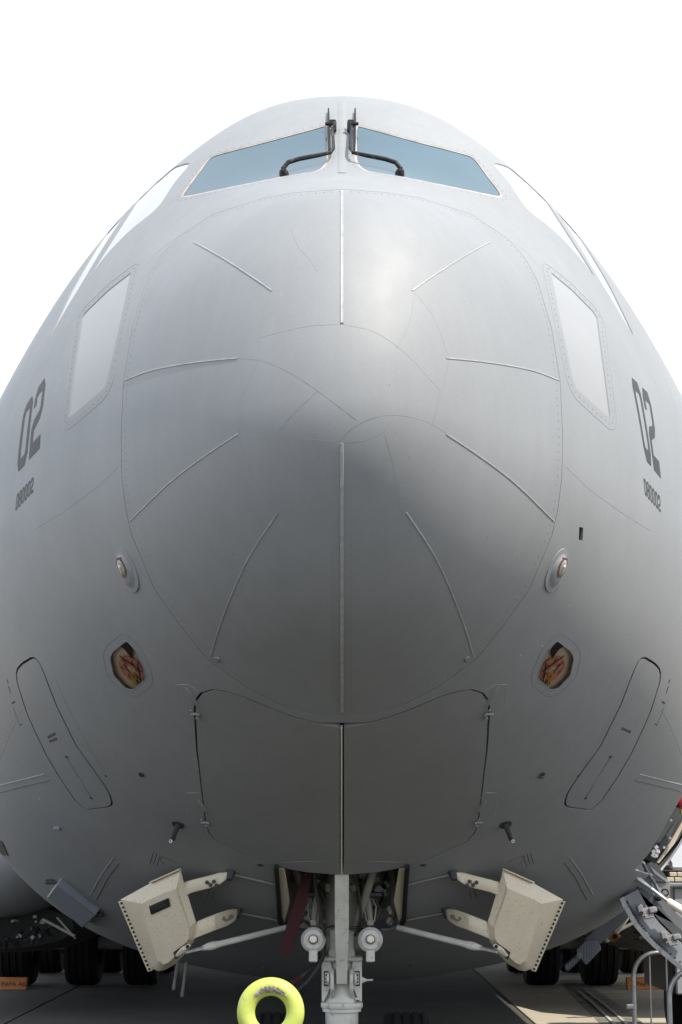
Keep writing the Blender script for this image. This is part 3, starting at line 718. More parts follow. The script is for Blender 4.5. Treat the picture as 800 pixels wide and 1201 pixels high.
# flat blue grey antenna box under the left side
A4 = [(72, 1029), (118, 1066), (103, 1080.5), (61, 1044)]; q4 = [px_ab(*p) for p in A4]; p4 = [S3(q) for q in q4]; n4 = N3(q4[0])
mb = MB(); mb.prism([p+n4*.075 for p in p4], n4*-.10, .010); ant = mb.build('antenna_box', M['bluegrey'], AC)
mb = MB()
for q in ((62, 1032), (116, 1070)): mb.box(S3(px_ab(*q))+n4*.02, (.10, .05, .04), bevel=.008)
mb.build('antenna_bracket', M['decal'], ant)
# dark slot window low on the left
ab = poly_px([(0.5, 985), (3, 987), (10, 1003), (4, 1003), (0.5, 999)], 4, 0)
mb = MB(); vs = [mb.bm.verts.new(v) for v in on_skin(ab, .006)]; mb.bm.faces.new(vs); mb.build('scanner_window', M['blue_flag'], AC)

# ------------------------------------------------------------------ numerals on the cheeks
def stroke_glyph(ch):
    """outer and inner outlines in a 1 x 2 cell, cut-corner block numerals (strips of quads)"""
    c = .2; T = .24
    def ring(o, i): return [(o[k], o[(k+1) % len(o)], i[(k+1) % len(i)], i[k]) for k in range(len(o))]
    if ch == '0':
        o = [(c, 0), (1-c, 0), (1, c*1.4), (1, 2-c*1.4), (1-c, 2), (c, 2), (0, 2-c*1.4), (0, c*1.4)]
        i = [(T+.06, T*1.3), (1-T-.06, T*1.3), (1-T, T+.2), (1-T, 2-T-.2), (1-T-.06, 2-T*1.3), (T+.06, 2-T*1.3), (T, 2-T-.2), (T, T+.2)]
        return ring(o, i)
    if ch == '8':
        q = []
        for y0, y1 in ((0, 1.1), (.9, 2)):
            h = y1-y0; o = [(c, y0), (1-c, y0), (1, y0+c), (1, y1-c), (1-c, y1), (c, y1), (0, y1-c), (0, y0+c)]
            i = [(T+.06, y0+T), (1-T-.06, y0+T), (1-T, y0+T+.1), (1-T, y1-T-.1), (1-T-.06, y1-T), (T+.06, y1-T), (T, y1-T-.1), (T, y0+T+.1)]; q += ring(o, i)
        return q
    if ch == '2':
        P = [(0, 1.45), (0, 1.72), (c, 2), (1-c, 2), (1, 1.72), (1, 1.08), (1-c, .86), (T, .62), (T, T*1.3), (1, T*1.3), (1, 0), (0, 0)]
        top = [((0, 1.42), (0, 1.72), (T, 1.66), (T, 1.42)), ((0, 1.72), (c, 2), (T+.06, 2-T*1.3), (T, 1.66)), ((c, 2), (1-c, 2), (1-T-.06, 2-T*1.3), (T+.06, 2-T*1.3)), ((1-c, 2), (1, 1.72), (1-T, 1.66), (1-T-.06, 2-T*1.3)),
               ((1, 1.72), (1, 1.10), (1-T, 1.22), (1-T, 1.66)), ((1, 1.10), (1-c, .86), (1-T-.05, 1.12), (1-T, 1.22)), ((1-c, .86), (T, .70), (c, 1.02), (1-T-.05, 1.12)), ((T, .70), (T, T*1.5), (0, T*1.5), (0, .82)), ((T, .70), (0, .82), (c, 1.02), (c, 1.02)),
               ((0, T*1.5), (1, T*1.5), (1, 0), (0, 0))]
        return top
def lettering(name, text, BL, BR, TR, TL, m, parent, gap=.22):
    """text in the skin quad given by photo pixels of its corners"""
    C4 = [np.array(px_ab(*p)) for p in (BL, BR, TR, TL)]; n = len(text); tot = n+(n-1)*gap; mb = MB()
    def Q(u, v):
        a = (C4[0]*(1-u)+C4[1]*u)*(1-v)+(C4[3]*(1-u)+C4[2]*u)*v; return S3(a)+N3(a)*.0018
    for k, ch in enumerate(text):
        for q in stroke_glyph(ch):
            q = [p for i, p in enumerate(q) if p not in q[:i]]
            if len(q) == 3: q.append(q[0]); 
            def L(a, b, t): return (a[0]+(b[0]-a[0])*t, a[1]+(b[1]-a[1])*t)
            ns = 5; rows = []
            for i in range(ns+1):
                e0, e1 = L(q[0], q[1], i/ns), L(q[3], q[2], i/ns); rows.append([mb.bm.verts.new(Q((k*(1+gap)+e[0])/tot, e[1]/2)) for e in (e0, L(e0, e1, .5), e1)])
            for i in range(ns):
                for j in range(2):
                    try: mb.bm.faces.new((rows[i][j], rows[i+1][j], rows[i+1][j+1], rows[i][j+1]))
                    except Exception: pass
    bmesh.ops.remove_doubles(mb.bm, verts=mb.bm.verts, dist=1e-5)
    return mb.build(name, m, parent, smooth=0)
lettering('numeral_02', '02', (19.5, 556), (46.5, 526), (55, 440), (29, 478), M['decal'], hull_o)
lettering('numeral_02', '02', (757, 539), (775, 561), (761, 462), (739, 441), M['decal'], hull_o)
lettering('serial_080002', '080002', (18, 599.5), (39, 577), (39.5, 559), (20, 580), M['decal'], hull_o, .28)
lettering('serial_080002', '080002', (756.5, 580), (775, 601), (774, 582), (754.5, 560), M['decal'], hull_o, .28)

# ------------------------------------------------------------------ nose gear bay
def belly(x, Y):
    """height of the inside of the belly at (x, Y)"""
    t = math.sqrt(Y-YT); w, zb, m, nl = float(fw(t)), float(fb(t))+ZT, float(fm(t)), float(fl(t)); return m-(m-zb)*max(0, 1-(abs(x)/w)**nl)**(1/nl)+.05
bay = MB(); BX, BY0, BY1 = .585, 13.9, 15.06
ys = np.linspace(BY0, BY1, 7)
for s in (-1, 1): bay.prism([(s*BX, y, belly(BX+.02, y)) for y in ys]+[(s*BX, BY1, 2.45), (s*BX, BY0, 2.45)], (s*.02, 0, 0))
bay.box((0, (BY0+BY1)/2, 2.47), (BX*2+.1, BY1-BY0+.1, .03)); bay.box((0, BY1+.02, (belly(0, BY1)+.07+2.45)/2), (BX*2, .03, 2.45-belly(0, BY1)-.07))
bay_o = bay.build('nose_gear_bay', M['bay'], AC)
fr_ = MB()
for k in range(4): fr_.box((0, BY1-.02, 1.56+.2*k), (1.10, .05, .03), bevel=.005)
for x in (-.42, -.15, .17, .40): fr_.box((x, BY1-.03, 1.9), (.035, .06, .8), bevel=.005)
for s in (-1, 1):
    for k in range(4): z0 = belly(BX, BY0+.1+.3*k)+.04; fr_.box((s*(BX-.03), BY0+.1+.3*k, (z0+2.4)/2), (.04, .04, 2.4-z0), bevel=.006)
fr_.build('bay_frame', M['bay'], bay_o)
rv = MB()
for i in range(14):
    for j in range(3):
        c = (.12+.06*(i % 7)-(i//7)*.58, BY1-.002, 1.55+.07*j+(.22 if i > 6 else 0)); rv.lathe((c[0], BY1+.004, c[2]), (0, -1, 0), [(0, .010), (.008, .008), (.010, 0)], 6)
rv.build('bay_rivets', M['rivet'], bay_o)['kind'] = 'stuff'
# side frames (pale posts) at the edges of the well
def well_edges(s, side, X, A):
    p = [X(at(*q)) for q in ((325.5, 1019, 14.06), (333.5, 1019, 14.06), (340, 1058, 14.5), (334, 1082, 14.83), (326, 1070, 14.72))]
    mb = MB(); mb.prism([at_ for at_ in p], V(0, .04, .02), .004); f = mb.build('well_side_frame', M['white'], AC)
    mb = MB(); mb.tube([X(at(324, 1016, 13.99)), X(at(326.5, 1050, 14.42)), X(at(328, 1080, 14.80)), X(at(333, 1089, 14.93))], .018, 8); mb.build('well_edge_seal', M['black'], f)
    # hinge lines for the aft doors
    for a, b in (((273, 1024), (324, 1036)), ((279, 1069), (327, 1078))):
        qa, qb = X_ab(A, a), X_ab(A, b); mb = MB(); mb.tube([qa, (qa+qb)/2, qb], .0085, 8); mb.build('door_hinge_rod', M['bay'], AC)
def X_ab(A, px, h=.012): a = A(px_ab(*px)); return S3(a)+N3(a)*h
mirrored(well_edges)

# ------------------------------------------------------------------ nose landing gear
NG = bpy.data.objects.new('nose_gear', None); COL.objects.link(NG); NG.parent = AC; NG.location = (0, 0, -0.0)
DG = 14.70
def gz(py, D=DG): return at(401, py, D).z
st = MB()
st.lathe((0, DG, .28), (0, 0, 1), [(0, 0), (0, .12), (.05, .125), (gz(1186)-.28, .125), (gz(1186)-.28, .147), (gz(1181)-.28, .147), (gz(1181)-.28, .146), (gz(1180)-.28, .146)], 40)
st.build('shock_strut', M['strut'], NG)
co = MB(); zc = gz(1176)
co.lathe((0, DG, zc-.036), (0, 0, 1), [(0, .14), (.0, .156), (.008, .160), (.032, .160), (.04, .156), (.04, .14)], 40); co.build('strut_collar', M['strut'], NG)
hd = MB()
w = .152; zt_, zb_ = gz(1126), gz(1174)
for s in (-1, 1):       # cheek plates with rounded web towards the barrel
    hd.prism([(s*w, DG-.11, zb_), (s*w, DG-.11, zt_), (s*.080, DG-.11, zt_), (s*.072, DG-.11, zt_-.06), (s*.070, DG-.11, zb_+.13), (s*.115, DG-.11, zb_+.06), (s*.13, DG-.11, zb_)], (0, .26, 0), .008)
    hd.prism([(s*.088, DG-.2, zb_+.1), (s*.088, DG-.21, zt_-.1), (s*.086, DG-.16, zt_-.06), (s*.088, DG-.08, zt_-.05), (s*.088, DG-.08, zb_+.02), (s*.088, DG-.13, zb_+.03)], (-s*.030, 0, 0), .008)
    hd.lathe((s*.096, DG-.16, zt_-.13), (s, 0, 0), [(0, .05), (.012, .05), (.014, .03), (.02, .028), (.02, 0)], 14)
    hd.box((s*.118, DG-.118, zt_-.13), (.022, .012, .09), bevel=.004)
hd.lathe((0, DG, zb_-.02), (0, 0, 1), [(0, .138), (.02, .146), (.07, .13), (.16, .105), (.4, .10), (.55, .10)], 28)
hd.box((0, DG-.02, zt_+.012), (.31, .22, .034), bevel=.01)
for q in ((401-18, 1159), (401+19, 1170)): hd.box((at(*q, DG).x, DG-.115, at(*q, DG).z), (.045, .012, .02), bevel=.004)
hd.tube([(w-.01, DG-.05, gz(1149)), (w+.03, DG-.05, gz(1149)), (w+.035, DG-.05, gz(1149)), (w+.085, DG-.05, gz(1149))], [.03, .012, .008, .007], 8)
hd.build('strut_head', M['strut'], NG)
for s in (-1, 1):
    b = MB()
    for k in range(3): b.lathe((s*.118, DG-.122, zt_-.105-.025*k), (0, -1, 0), [(0, .009), (.008, .008), (.008, 0)], 6)
    b.box((s*.118, DG-.113, zt_-.13), (.036, .012, .11), bevel=.003); b.build('bolt_plate', M['black'], NG)
# drag brace: tapered H-section arm from the bay down to the strut head
a, b = at(400, 1020, 14.14), at(400, 1151, DG-.16); a.x = b.x = 0
d = (b-a).normalized(); f = d.cross(V(1, 0, 0)).normalized(); br = MB()
def sec(t, w, h): c = a+(b-a)*t; return [c+V(-w, 0, 0)+f*h, c+V(w, 0, 0)+f*h, c+V(w, 0, 0)-f*h, c+V(-w, 0, 0)-f*h]
br.loft([sec(-.08, .052, .045), sec(.50, .052, .045), sec(.68, .048, .045), sec(.80, .042, .045), sec(1.0, .040, .045)])
bmesh.ops.bevel(br.bm, geom=[e for e in br.bm.edges], offset=.005, segments=1, affect='EDGES')
for s in (-1, 1): br.beam(a+V(s*.040, 0, 0)-f*.045, a+(b-a)*.52+V(s*.040, 0, 0)-f*.045, .016, .014, f)
brace = br.build('drag_brace', M['strut'], NG)
gr = MB(); gr.beam(a+V(.003, 0, 0)-f*.0455, a+(b-a)*.55+V(.003, 0, 0)-f*.0455, .006, .006, f); gr.build('brace_groove', M['rivet'], brace)
# two lamps on the gear
for s in (-1, 1):
    c = at(401+s*33.5, 1102, DG-.25); ax = V(0, -1, .10).normalized(); L = MB()
    L.lathe(c-ax*.10, ax, [(0, .0), (0, .05), (.02, .075), (.05, .088), (.06, .094), (.085, .094), (.09, .088), (.10, .083), (.105, .075), (.112, .07), (.113, .04), (.113, 0)], 32)
    L.box(c+V(0, .03, -.115), (.065, .08, .10), bevel=.008)
    lo = L.build('taxi_lamp', M['strut'], NG)
    k = MB(); k.lathe(c+ax*.012, ax, [(0, .037), (.006, .036), (.006, .031), (.0, .03)], 20); k.build('lamp_bezel', M['black'], lo)
    k = MB(); k.lathe(c+ax*.010, ax, [(0, .031), (.05, .030), (.062, .024), (.066, 0)], 20); k.build('bulb_cap', M['cream'], lo)
    k = MB(); k.box(c+V(0, .02, .125), (.05, .05, .045), bevel=.006); k.tube([c+V(0, .03, .14), c+V(s*-.01, .06, .22), c+V(s*-.02, .09, .31)], [.02, .026, .02], 8)
    for dx in (-.03, .03): k.tube([c+V(dx, .02, .13), c+V(dx*1.5, .05, .24), c+V(dx*.6, .09, .3)], .006, 6)
    k.build('lamp_bracket', M['bay'], lo)
    k = MB(); k.tube([c+V(-s*.05, .08, .12), c+V(-s*.09, .1, .28), c+V(-s*.02, .12, .40), c+V(s*.10, .12, .42)], .009, 7); k.tube([c+V(.05, .05, .14), c+V(.075, .07, .22), c+V(.03, .09, .33)], .006, 6)
    k.box(c+V(s*.03, .1, .33), (.13, .05, .04), bevel=.008); k.build('lamp_cable', M['hose'], lo)
# cross tube, hoses and pipes in the bay
cr_ = MB(); cr_.tube([(-.22, DG+.1, 1.36), (.22, DG+.1, 1.36)], .045, 14); cr_.box((0, DG+.04, 1.33), (.34, .16, .13), bevel=.02); cr_.build('trunnion', M['bay'], NG)
cb = MB(); cb.lathe((0, DG+.05, 1.3), (0, 0, 1), [(0, .10), (.02, .13), (.7, .13), (.75, .10)], 20); cb.build('upper_cylinder', M['bay'], NG)
hs = MB()
for pts, r in (([(-.21, 14.6, 1.95), (-.2, 14.7, 1.72), (-.15, 14.72, 1.5), (-.12, 14.76, 1.35), (-.14, 14.8, 1.2), (-.24, 14.82, 1.06), (-.36, 14.85, .95)], .013), ([(.06, 14.6, 1.9), (.13, 14.7, 1.72), (.15, 14.75, 1.5), (.10, 14.85, 1.38)], .011),
               ([(-.3, 14.9, 1.5), (-.2, 14.8, 1.42), (-.06, 14.85, 1.46), (.1, 14.8, 1.43), (.25, 14.9, 1.5)], .010), ([(-.35, 15.2, 1.8), (-.22, 15.0, 1.6), (-.08, 15.0, 1.66), (.0, 15.1, 1.9)], .010),
               ([(.35, 15.2, 1.85), (.3, 15.0, 1.6), (.2, 14.95, 1.45), (.16, 14.9, 1.3)], .012), ([(-.42, 14.95, 1.42), (-.1, 15.0, 1.42), (.3, 15.0, 1.42)], .012)): hs.tube(chaikin(np.array(pts)+[0, -.28, 0], False, 2), r, 7)
hs.build('hydraulic_hose', M['hose'], NG)
fit = MB()
for _ in range(46):
    c = (RNG.uniform(-.45, .45), RNG.uniform(14.6, 15.0), RNG.uniform(1.42, 1.9)); fit.box(c, RNG.uniform(.02, .07, 3), Matrix.Rotation(RNG.uniform(0, 3), 3, 'Y'), .004)
fit.build('hydraulic_fitting', M['bay'], NG)['kind'] = 'stuff'
for (pa, pb) in (((.28, 14.25, 2.0), (.1, 14.6, 1.42)), ((-.42, 14.6, 2.0), (-.16, 14.75, 1.42))): MB().tube([pa, pb], .03, 10).build('side_brace', M['bay'], NG)
# wheels
def tyre_mb(c, R_, W_, ri, n=48, grooves=4):
    prof = [(-W_*.36, ri), (-W_*.46, ri+.03), (-W_*.5, (R_+ri)/2), (-W_*.47, R_*.93), (-W_*.40, R_*.975)]
    gs = np.linspace(-W_*.30, W_*.30, grooves)
    for x in gs: prof += [(x-.014, R_*.995), (x-.011, R_*.965), (x+.011, R_*.965), (x+.014, R_*.995)]
    prof += [(-p, r) for p, r in prof[:5][::-1]]
    return MB().lathe(c, (1, 0, 0), prof, n)
for s in (-1, 1):
    c = V(s*.49, DG+.06, .40); tyre_mb(c, .405, .36, .2).build('tyre', M['tyre'], NG)
    MB().lathe(c, (1, 0, 0), [(-.13, .0), (-.14, .08), (-.10, .14), (-.12, .2), (.12, .2), (.10, .14), (.14, .08), (.13, 0)], 24).build('wheel_rim', M['rim'], NG)
MB().tube([(-.5, DG+.06, .40), (.5, DG+.06, .40)], .06, 14).build('axle', M['strut'], NG)

# ------------------------------------------------------------------ aft nose gear doors: white pans on two goose-neck arms, with a push rod
def aft_door(s, side, X, A):
    def Q(x, y, dd=0): return X(at(x, y, 14.2+(212-x)*.0045+(y-1021)*.003+dd))
    def QA(x, y, D): return X(at(x, y, D))
    C0, C1, C2, C3, C4_ = Q(141, 1055), Q(212, 1021), Q(229, 1081), Q(206, 1130, .0), Q(176, 1139, .0)
    e1 = (C1-C0); nrm = (C1-C0).cross(C4_-C0).normalized(); nrm = nrm if nrm.y < 0 else -nrm
    out = [Q(141.5, 1055), Q(176, 1036), Q(212, 1020), Q(214, 1030), Q(229.5, 1081), Q(227, 1104), Q(216, 1120), Q(205, 1131), Q(193, 1138), Q(186, 1139), Q(175, 1135)]
    top = [Q(166, 1060, -.10), Q(180, 1053, -.10), Q(207, 1042, -.10), Q(208, 1050, -.10), Q(222, 1088, -.10), Q(221, 1101, -.10), Q(213, 1113, -.10), Q(203, 1124, -.10), Q(196, 1130, -.10), Q(192, 1131, -.10), Q(186, 1127, -.10)]
    mid = [o*.22+t*.78-V(0, -.012, 0) for o, t in zip(out, top)]; back = [o+V(0, .035, 0) for o in out]; flg = [o*.93+t*.07 for o, t in zip(out, top)]
    mb = MB(); rr = [[mb.bm.verts.new(v) for v in r] for r in (back, out, flg, mid, top)]; n = len(out)
    for a_, b_ in zip(rr, rr[1:]):
        for k in range(n): mb.bm.faces.new((a_[k], a_[(k+1) % n], b_[(k+1) % n], b_[k]))
    ct = mb.bm.verts.new(sum(top, V(0, 0, 0))/n+V(0, -.006, 0))
    for k in range(n): mb.bm.faces.new((rr[4][k], rr[4][(k+1) % n], ct))
    mb.bm.faces.new(rr[0][::-1])
    es = [e for e in mb.bm.edges if (e.verts[0] in rr[3] and e.verts[1] in rr[3]) or (e.verts[0] in rr[2] and e.verts[1] in rr[2])]
    door = mb.build('aft_gear_door', M['white'], AC, smooth=24)
    # edge strip with drilled holes
    sa, sb = Q(139.5, 1057, -.02), Q(174.5, 1140, -.02); ed = (sb-sa).normalized(); acr = V(1, 0, 0) if s < 0 else V(-1, 0, 0)
    st_ = MB(); st_.prism([sa-acr*.008, sb-acr*.008, sb+acr*.03+V(0, 0, .012), sa+acr*.035], V(0, .035, 0), .003); es_ = st_.build('edge_strip', M['white'], door)
    ho = MB()
    for k in range(17):
        c = sa+(sb-sa)*(k+.6)/17.2+acr*.012+V(0, -.002, .003); ho.lathe(c, (0, -1, 0), [(0, .0095), (.004, .009), (.002, .006), (.001, 0)], 8)
    ho.build('strip_hole', M['black'], door)['kind'] = 'stuff'
    tp = MB(); tp.beam(Q(176, 1035, -.012), Q(211, 1019.5, -.012), .012, .03, (0, 1, 0), .003); tp.build('top_lip', M['white'], door)
    if s < 0:
        pl = MB(); pl.prism([Q(*q, -.118) for q in ((174.5, 1063), (197.5, 1053), (199.5, 1063), (177, 1073))], V(0, .03, 0), .004); pl.build('placard', M['black'], door)
        for k in range(2):
            ln = MB(); ln.prism([Q(*q, -.121) for q in ((180, 1063.2+k*3.4), (195, 1056.6+k*3.4), (195, 1057.4+k*3.4), (180, 1064.2+k*3.4))], V(0, .004, 0)); ln.build('placard_line', M['decal'], door)
    # arms
    def arm(pts, wid, hollow):
        ar = MB(); up = []; lo = []
        for (x, y, dd, h) in pts: up.append(QA(x, y-h*.62, dd)); lo.append(QA(x, y+h*.38, dd))
        N_ = len(up); rings = [[u, l, l+V(0, wid, 0), u+V(0, wid, 0)] for u, l in zip(up, lo)]; ar.loft(rings)
        bmesh.ops.bevel(ar.bm, geom=ar.bm.edges[:], offset=.006, segments=1, affect='EDGES')
        o = ar.build('door_arm', M['white'], door, smooth=50)
        ed_ = MB()
        for a_, b_ in zip(up, up[1:]): ed_.tube([a_+V(0, -.004, 0), b_+V(0, -.004, 0)], .008, 6)
        ed_.build('arm_edge', M['white'], o) if False else ed_.bm.free()
        if hollow:
            po = MB(); c = [QA(x, y, dd-.006) for x, y, dd in hollow]; po.prism(c, V(0, .012, 0), .003); po.build('arm_recess', M['bay'], o)
        else:
            for q in ((251, 1034), (247, 1038), (254, 1038.5), (243, 1035)):
                b = MB(); b.lathe(QA(*q, 14.197), (0, -1, 0), [(0, .016), (.005, .014), (.007, 0)], 9); b.build('bolt', M['decal'], o)
    arm([(206, 1056, 14.28, 16), (213, 1046, 14.25, 17), (226, 1041, 14.2, 15), (246, 1036, 14.2, 15), (258, 1032, 14.2, 14), (266, 1028, 14.17, 8), (270.5, 1025, 14.19, 4)], .07, None)
    arm([(222, 1098, 14.36, 18), (232, 1092, 14.31, 19), (252, 1084, 14.36, 19), (266, 1079, 14.5, 19), (273, 1076, 14.6, 16), (277, 1073, 14.66, 11), (278.5, 1069, 14.70, 4)], .07,
        [(258, 1080, 14.43), (262, 1075, 14.46), (270, 1072.5, 14.56), (274, 1073, 14.61), (274, 1077, 14.61), (266, 1081, 14.5)])
    for q in ((271, 1022), (279, 1066)):
        a_ = A(px_ab(*q)); hb = MB(); hb.tube([S3(a_)-N3(a_)*.02, S3(a_)+N3(a_)*.07], [.04, .022], 12); hb.build('arm_pivot', M['decal'], AC)
    # push rod
    r0, r1 = Q(238, 1112, -.06), X(at(335, 1088, 14.78)); dd = (r1-r0).normalized()
    rd = MB(); rd.tube([r0-dd*.005, r0+dd*.03, r0+dd*.05, r0+dd*.10, r0+dd*.16, r1], [.020, .024, .030, .031, .024, .022], 14); ro = rd.build('push_rod', M['strut'], AC)
    k = MB(); k.tube([r0-dd*.15, r0-dd*.02, r0, r0+dd*.012], [.013, .015, .022, .022], 6); k.build('rod_nut', M['metal'], ro)
    k = MB(); k.prism([Q(*q, -.115) for q in ((203, 1117), (218, 1106), (222, 1113), (206, 1126))], V(0, .02, 0)); k.build('bracket_pocket', M['dark'], door)
    k = MB(); k.prism([Q(*q, -.14) for q in ((205, 1121), (212, 1112), (221, 1106.5), (224, 1110), (219, 1116), (209, 1123))], V(0, .06, 0), .008); k.tube([Q(216, 1112, -.16), Q(217, 1113, -.02)], .016, 10); k.build('rod_bracket', M['white'], door)
    k = MB(); k.lathe(Q(220, 1110, -.145), (0, -1, 0), [(0, .014), (.006, .013), (.006, 0)], 8); k.build('bracket_bolt', M['black'], door)
mirrored(aft_door)
# small blades and mast under the belly
for (xa, ya, xb, yb) in ((209, 1134, 203.5, 1161), (219, 1134, 213.5, 1169)):
    MB().beam(at(xa, ya-6, 16.6), at(xb, yb, 16.6), .025, .06, (0, 1, 0), .004).build('drain_mast', M['bay'], AC)
for (x, y, sg) in ((308, 1126, 1), (483, 1128, -1)):
    MB().tube([at(x-3*sg, y-4, 15.9)+V(0, .1, .05), at(x-1*sg, y-4, 15.9), at(x, y-1, 15.9), at(x+1*sg, y+9, 15.9)], [.02, .018, .014, .012], 8).build('drain_tube', M['decal'], AC)
MB().box(at(452, 1115, 15.6), (.10, .10, .045), bevel=.008).build('drain_fairing', M['hull'], AC)

# ------------------------------------------------------------------ sponsons and main gear
def sponson(s, side, X, A):
    def egg(y, kx, z0, z1, xc=-4.55, w=1.35, n=28):
        return [X((xc+w*kx*math.copysign(abs(math.cos(t))**.85, math.cos(t)), y, (z0+z1)/2+(z1-z0)/2*math.copysign(abs(math.sin(t))**.85, math.sin(t)))) for t in np.linspace(0, 2*math.pi, n+1)[:-1]]
    mb = MB(); mb.loft([egg(23.0, .12, 1.75, 1.95), egg(23.15, .45, 1.45, 2.2), egg(23.7, .8, 1.22, 2.5), egg(25, .98, 1.14, 2.75), egg(28, 1, 1.12, 2.85), egg(38, 1, 1.2, 2.9), egg(43, .5, 1.9, 2.8), egg(46, .1, 2.3, 2.6)])
    sp = mb.build('sponson', M['silver'], AC, smooth=60)
    mb = MB(); mb.loft([egg(24.4, .85, .80, 1.35), egg(25.4, 1.02, .70, 1.5), egg(27.0, 1.02, .72, 1.5), egg(27.4, .9, .95, 1.5)]); mb.build('gear_fairing', M['dark'], AC, smooth=50)
    pp_ = MB()
    for k in range(26):
        x = -4.95+k*.055+RNG.uniform(-.02, .02); z = 1.16-.22*math.sin(k/25*math.pi)+RNG.uniform(-.05, .07); p = V(x, 23.9+RNG.uniform(-.15, .2), z)
        pts = [X(p), X(p+V(RNG.uniform(-.1, .1), .05, RNG.uniform(-.12, .02))), X(p+V(RNG.uniform(-.12, .12), .18, RNG.uniform(-.2, .0)))]; pp_.tube(pts, RNG.uniform(.010, .03), 6)
        if k % 3 == 0: pp_.box(X(p+V(0, .1, -.03)), RNG.uniform(.04, .12, 3), Matrix.Rotation(RNG.uniform(0, 3), 3, 'Y'), .006)
    sp_ = MB()
    for k in range(16): sp_.box(X((RNG.uniform(-4.95, -3.7), 23.75+RNG.uniform(-.1, .2), RNG.uniform(.95, 1.25))), RNG.uniform(.02, .06, 3), Matrix.Rotation(RNG.uniform(0, 3), 3, 'Y'), .004)
    sp_.build('pipe_fitting', M['bay'], AC)['kind'] = 'stuff'
    o = pp_.build('exposed_pipework', M['decal'], AC); o['kind'] = 'stuff'
    dp = MB(); dp.beam(X(at(50, 1078, 23.4)), X(at(88, 1098, 23.4)), .03, .10, (0, 1, 0), .006); dp.beam(X(at(67, 1076, 23.4)), X(at(89, 1101, 23.4)), .02, .05, (0, 1, 0), .004); dp.build('bay_door_edge', M['bay'], AC)
    for x in (3.06, 3.95, 4.95):
        for y in (29.6, 32.6):
            c = V(s*x, y, .635); t = tyre_mb(c, .635, .52, .3, 44); o = t.build('main_tyre', M['tyre'], AC)
            MB().lathe(c, (1, 0, 0), [(-.16, 0), (-.17, .12), (-.12, .2), (-.17, .3), (.17, .3), (.12, .2), (.17, .12), (.16, 0)], 22).build('wheel_rim', M['rim'], o)
    for y in (29.6, 32.6):
        MB().tube([(s*2.9, y, .635), (s*5.1, y, .635)], .10, 14).build('main_axle', M['strut'], AC)
        MB().tube([(s*4.4, y, .635), (s*4.4, y-.2, 2.0)], .16, 16).build('main_strut', M['strut'], AC)
mirrored(sponson)
gp = MB(); gp.prism([at(698, 1083, 22.5), at(706, 1084, 22.5), at(722, 1071, 22.5), at(737, 1064, 22.5), at(742, 1072, 22.5), at(728, 1093, 22.5), at(712, 1107, 22.5)], V(0, .1, 0), .02)
gpo = gp.build('gear_bay_panel', M['strut'], AC)
gb = MB(); gb.prism([at(714, 1101, 22.3), at(720, 1106, 22.3), at(729, 1098, 22.3), at(722, 1092, 22.3)], V(0, .12, 0), .01); gb.build('panel_bracket', M['ochre'], gpo)
gb = MB(); gb.lathe(at(721, 1098.5, 22.2), (0, -1, 0), [(0, .03), (.02, .028), (.02, 0)], 12); gb.build('panel_port', M['black'], gpo)

# ------------------------------------------------------------------ crew door and its airstair
DS = 15.65
jm = MB()
jm.box((1.9, 16.4, 2.9), (.04, 2.4, 1.9)); jm.build('entry_wall', M['stair_dark'], AC)
def PB(pts, D, dep, m, name, parent, bev=.006):
    return MB().prism([at(x, y, D) for x, y in pts], V(0, dep, 0), bev).build(name, m, parent)
dj = PB([(797, 936), (812, 926), (812, 958), (796, 985), (770, 1013), (757, 1006)], 15.42, .10, M['stair_dark'], 'door_jamb', AC)
PB([(790, 966), (797, 962), (784, 988), (771, 1006), (765, 1003), (776, 987)], 15.38, .06, M['stair_dark'], 'jamb_flange', dj)
PB([(803, 958), (806, 960), (791, 990), (773, 1013), (770, 1011), (785, 990)], 15.36, .08, M['wall'], 'jamb_edge', dj, .003)
k = MB()
for x, y in ((769, 994), (771, 999), (766, 999), (768, 1004), (765.5, 1003)): k.box(at(x, y, 15.3), (.035, .05, .035), Matrix.Rotation(x, 3, 'Y'), .006)
k.tube([at(763, 1000, 15.3), at(768, 996, 15.3), at(772, 999, 15.3), at(770, 1005, 15.3)], .012, 6); k.build('door_latch', M['metal'], dj)
k = MB()
for x, y in ((786, 983), (779, 994), (787, 962)): k.lathe(at(x, y, 15.3), (0, -1, 0), [(0, .012), (.006, .010), (.006, 0)], 8)
k.build('jamb_screws', M['metal'], dj)
ST_ = bpy.data.objects.new('airstair', None); COL.objects.link(ST_); ST_.parent = AC
# curved outer skin flange of the folded-down door
ou = [(728.5, 1053.5), (732, 1062), (738, 1073), (746, 1086), (757, 1099), (767, 1109), (779, 1119.5), (802, 1139)]
inn = [(748, 1043), (753, 1052), (758, 1061), (765, 1072), (774, 1083), (783, 1092), (793, 1101), (815, 1119)]
mb = MB(); mb.loft([[at(x, y, DS), at(u, v, DS+.05), at(u, v, DS+.09), at(x, y, DS+.06)] for (x, y), (u, v) in zip(ou, inn)]); mb.build('stair_side_plate', M['stair'], ST_, 50)
mb = MB(); mb.loft([[at(x-1.5, y+1, DS-.10), at(x+3, y-2, DS-.10), at(x+3.2, y-1.8, DS+.08), at(x-1.5, y+1.2, DS+.08)] for x, y in ou]); mb.build('stair_flange', M['galv'], ST_, 50)
mb = MB()
for t in np.linspace(.12, .98, 26):
    i = t*(len(ou)-1); j = min(int(i), len(ou)-2); f_ = i-j; x = ou[j][0]*(1-f_)+ou[j+1][0]*f_+4.5; y = ou[j][1]*(1-f_)+ou[j+1][1]*f_-3.5; mb.lathe(at(x, y, DS-.002), (0, -1, 0), [(0, .009), (.004, .008), (.005, 0)], 6)
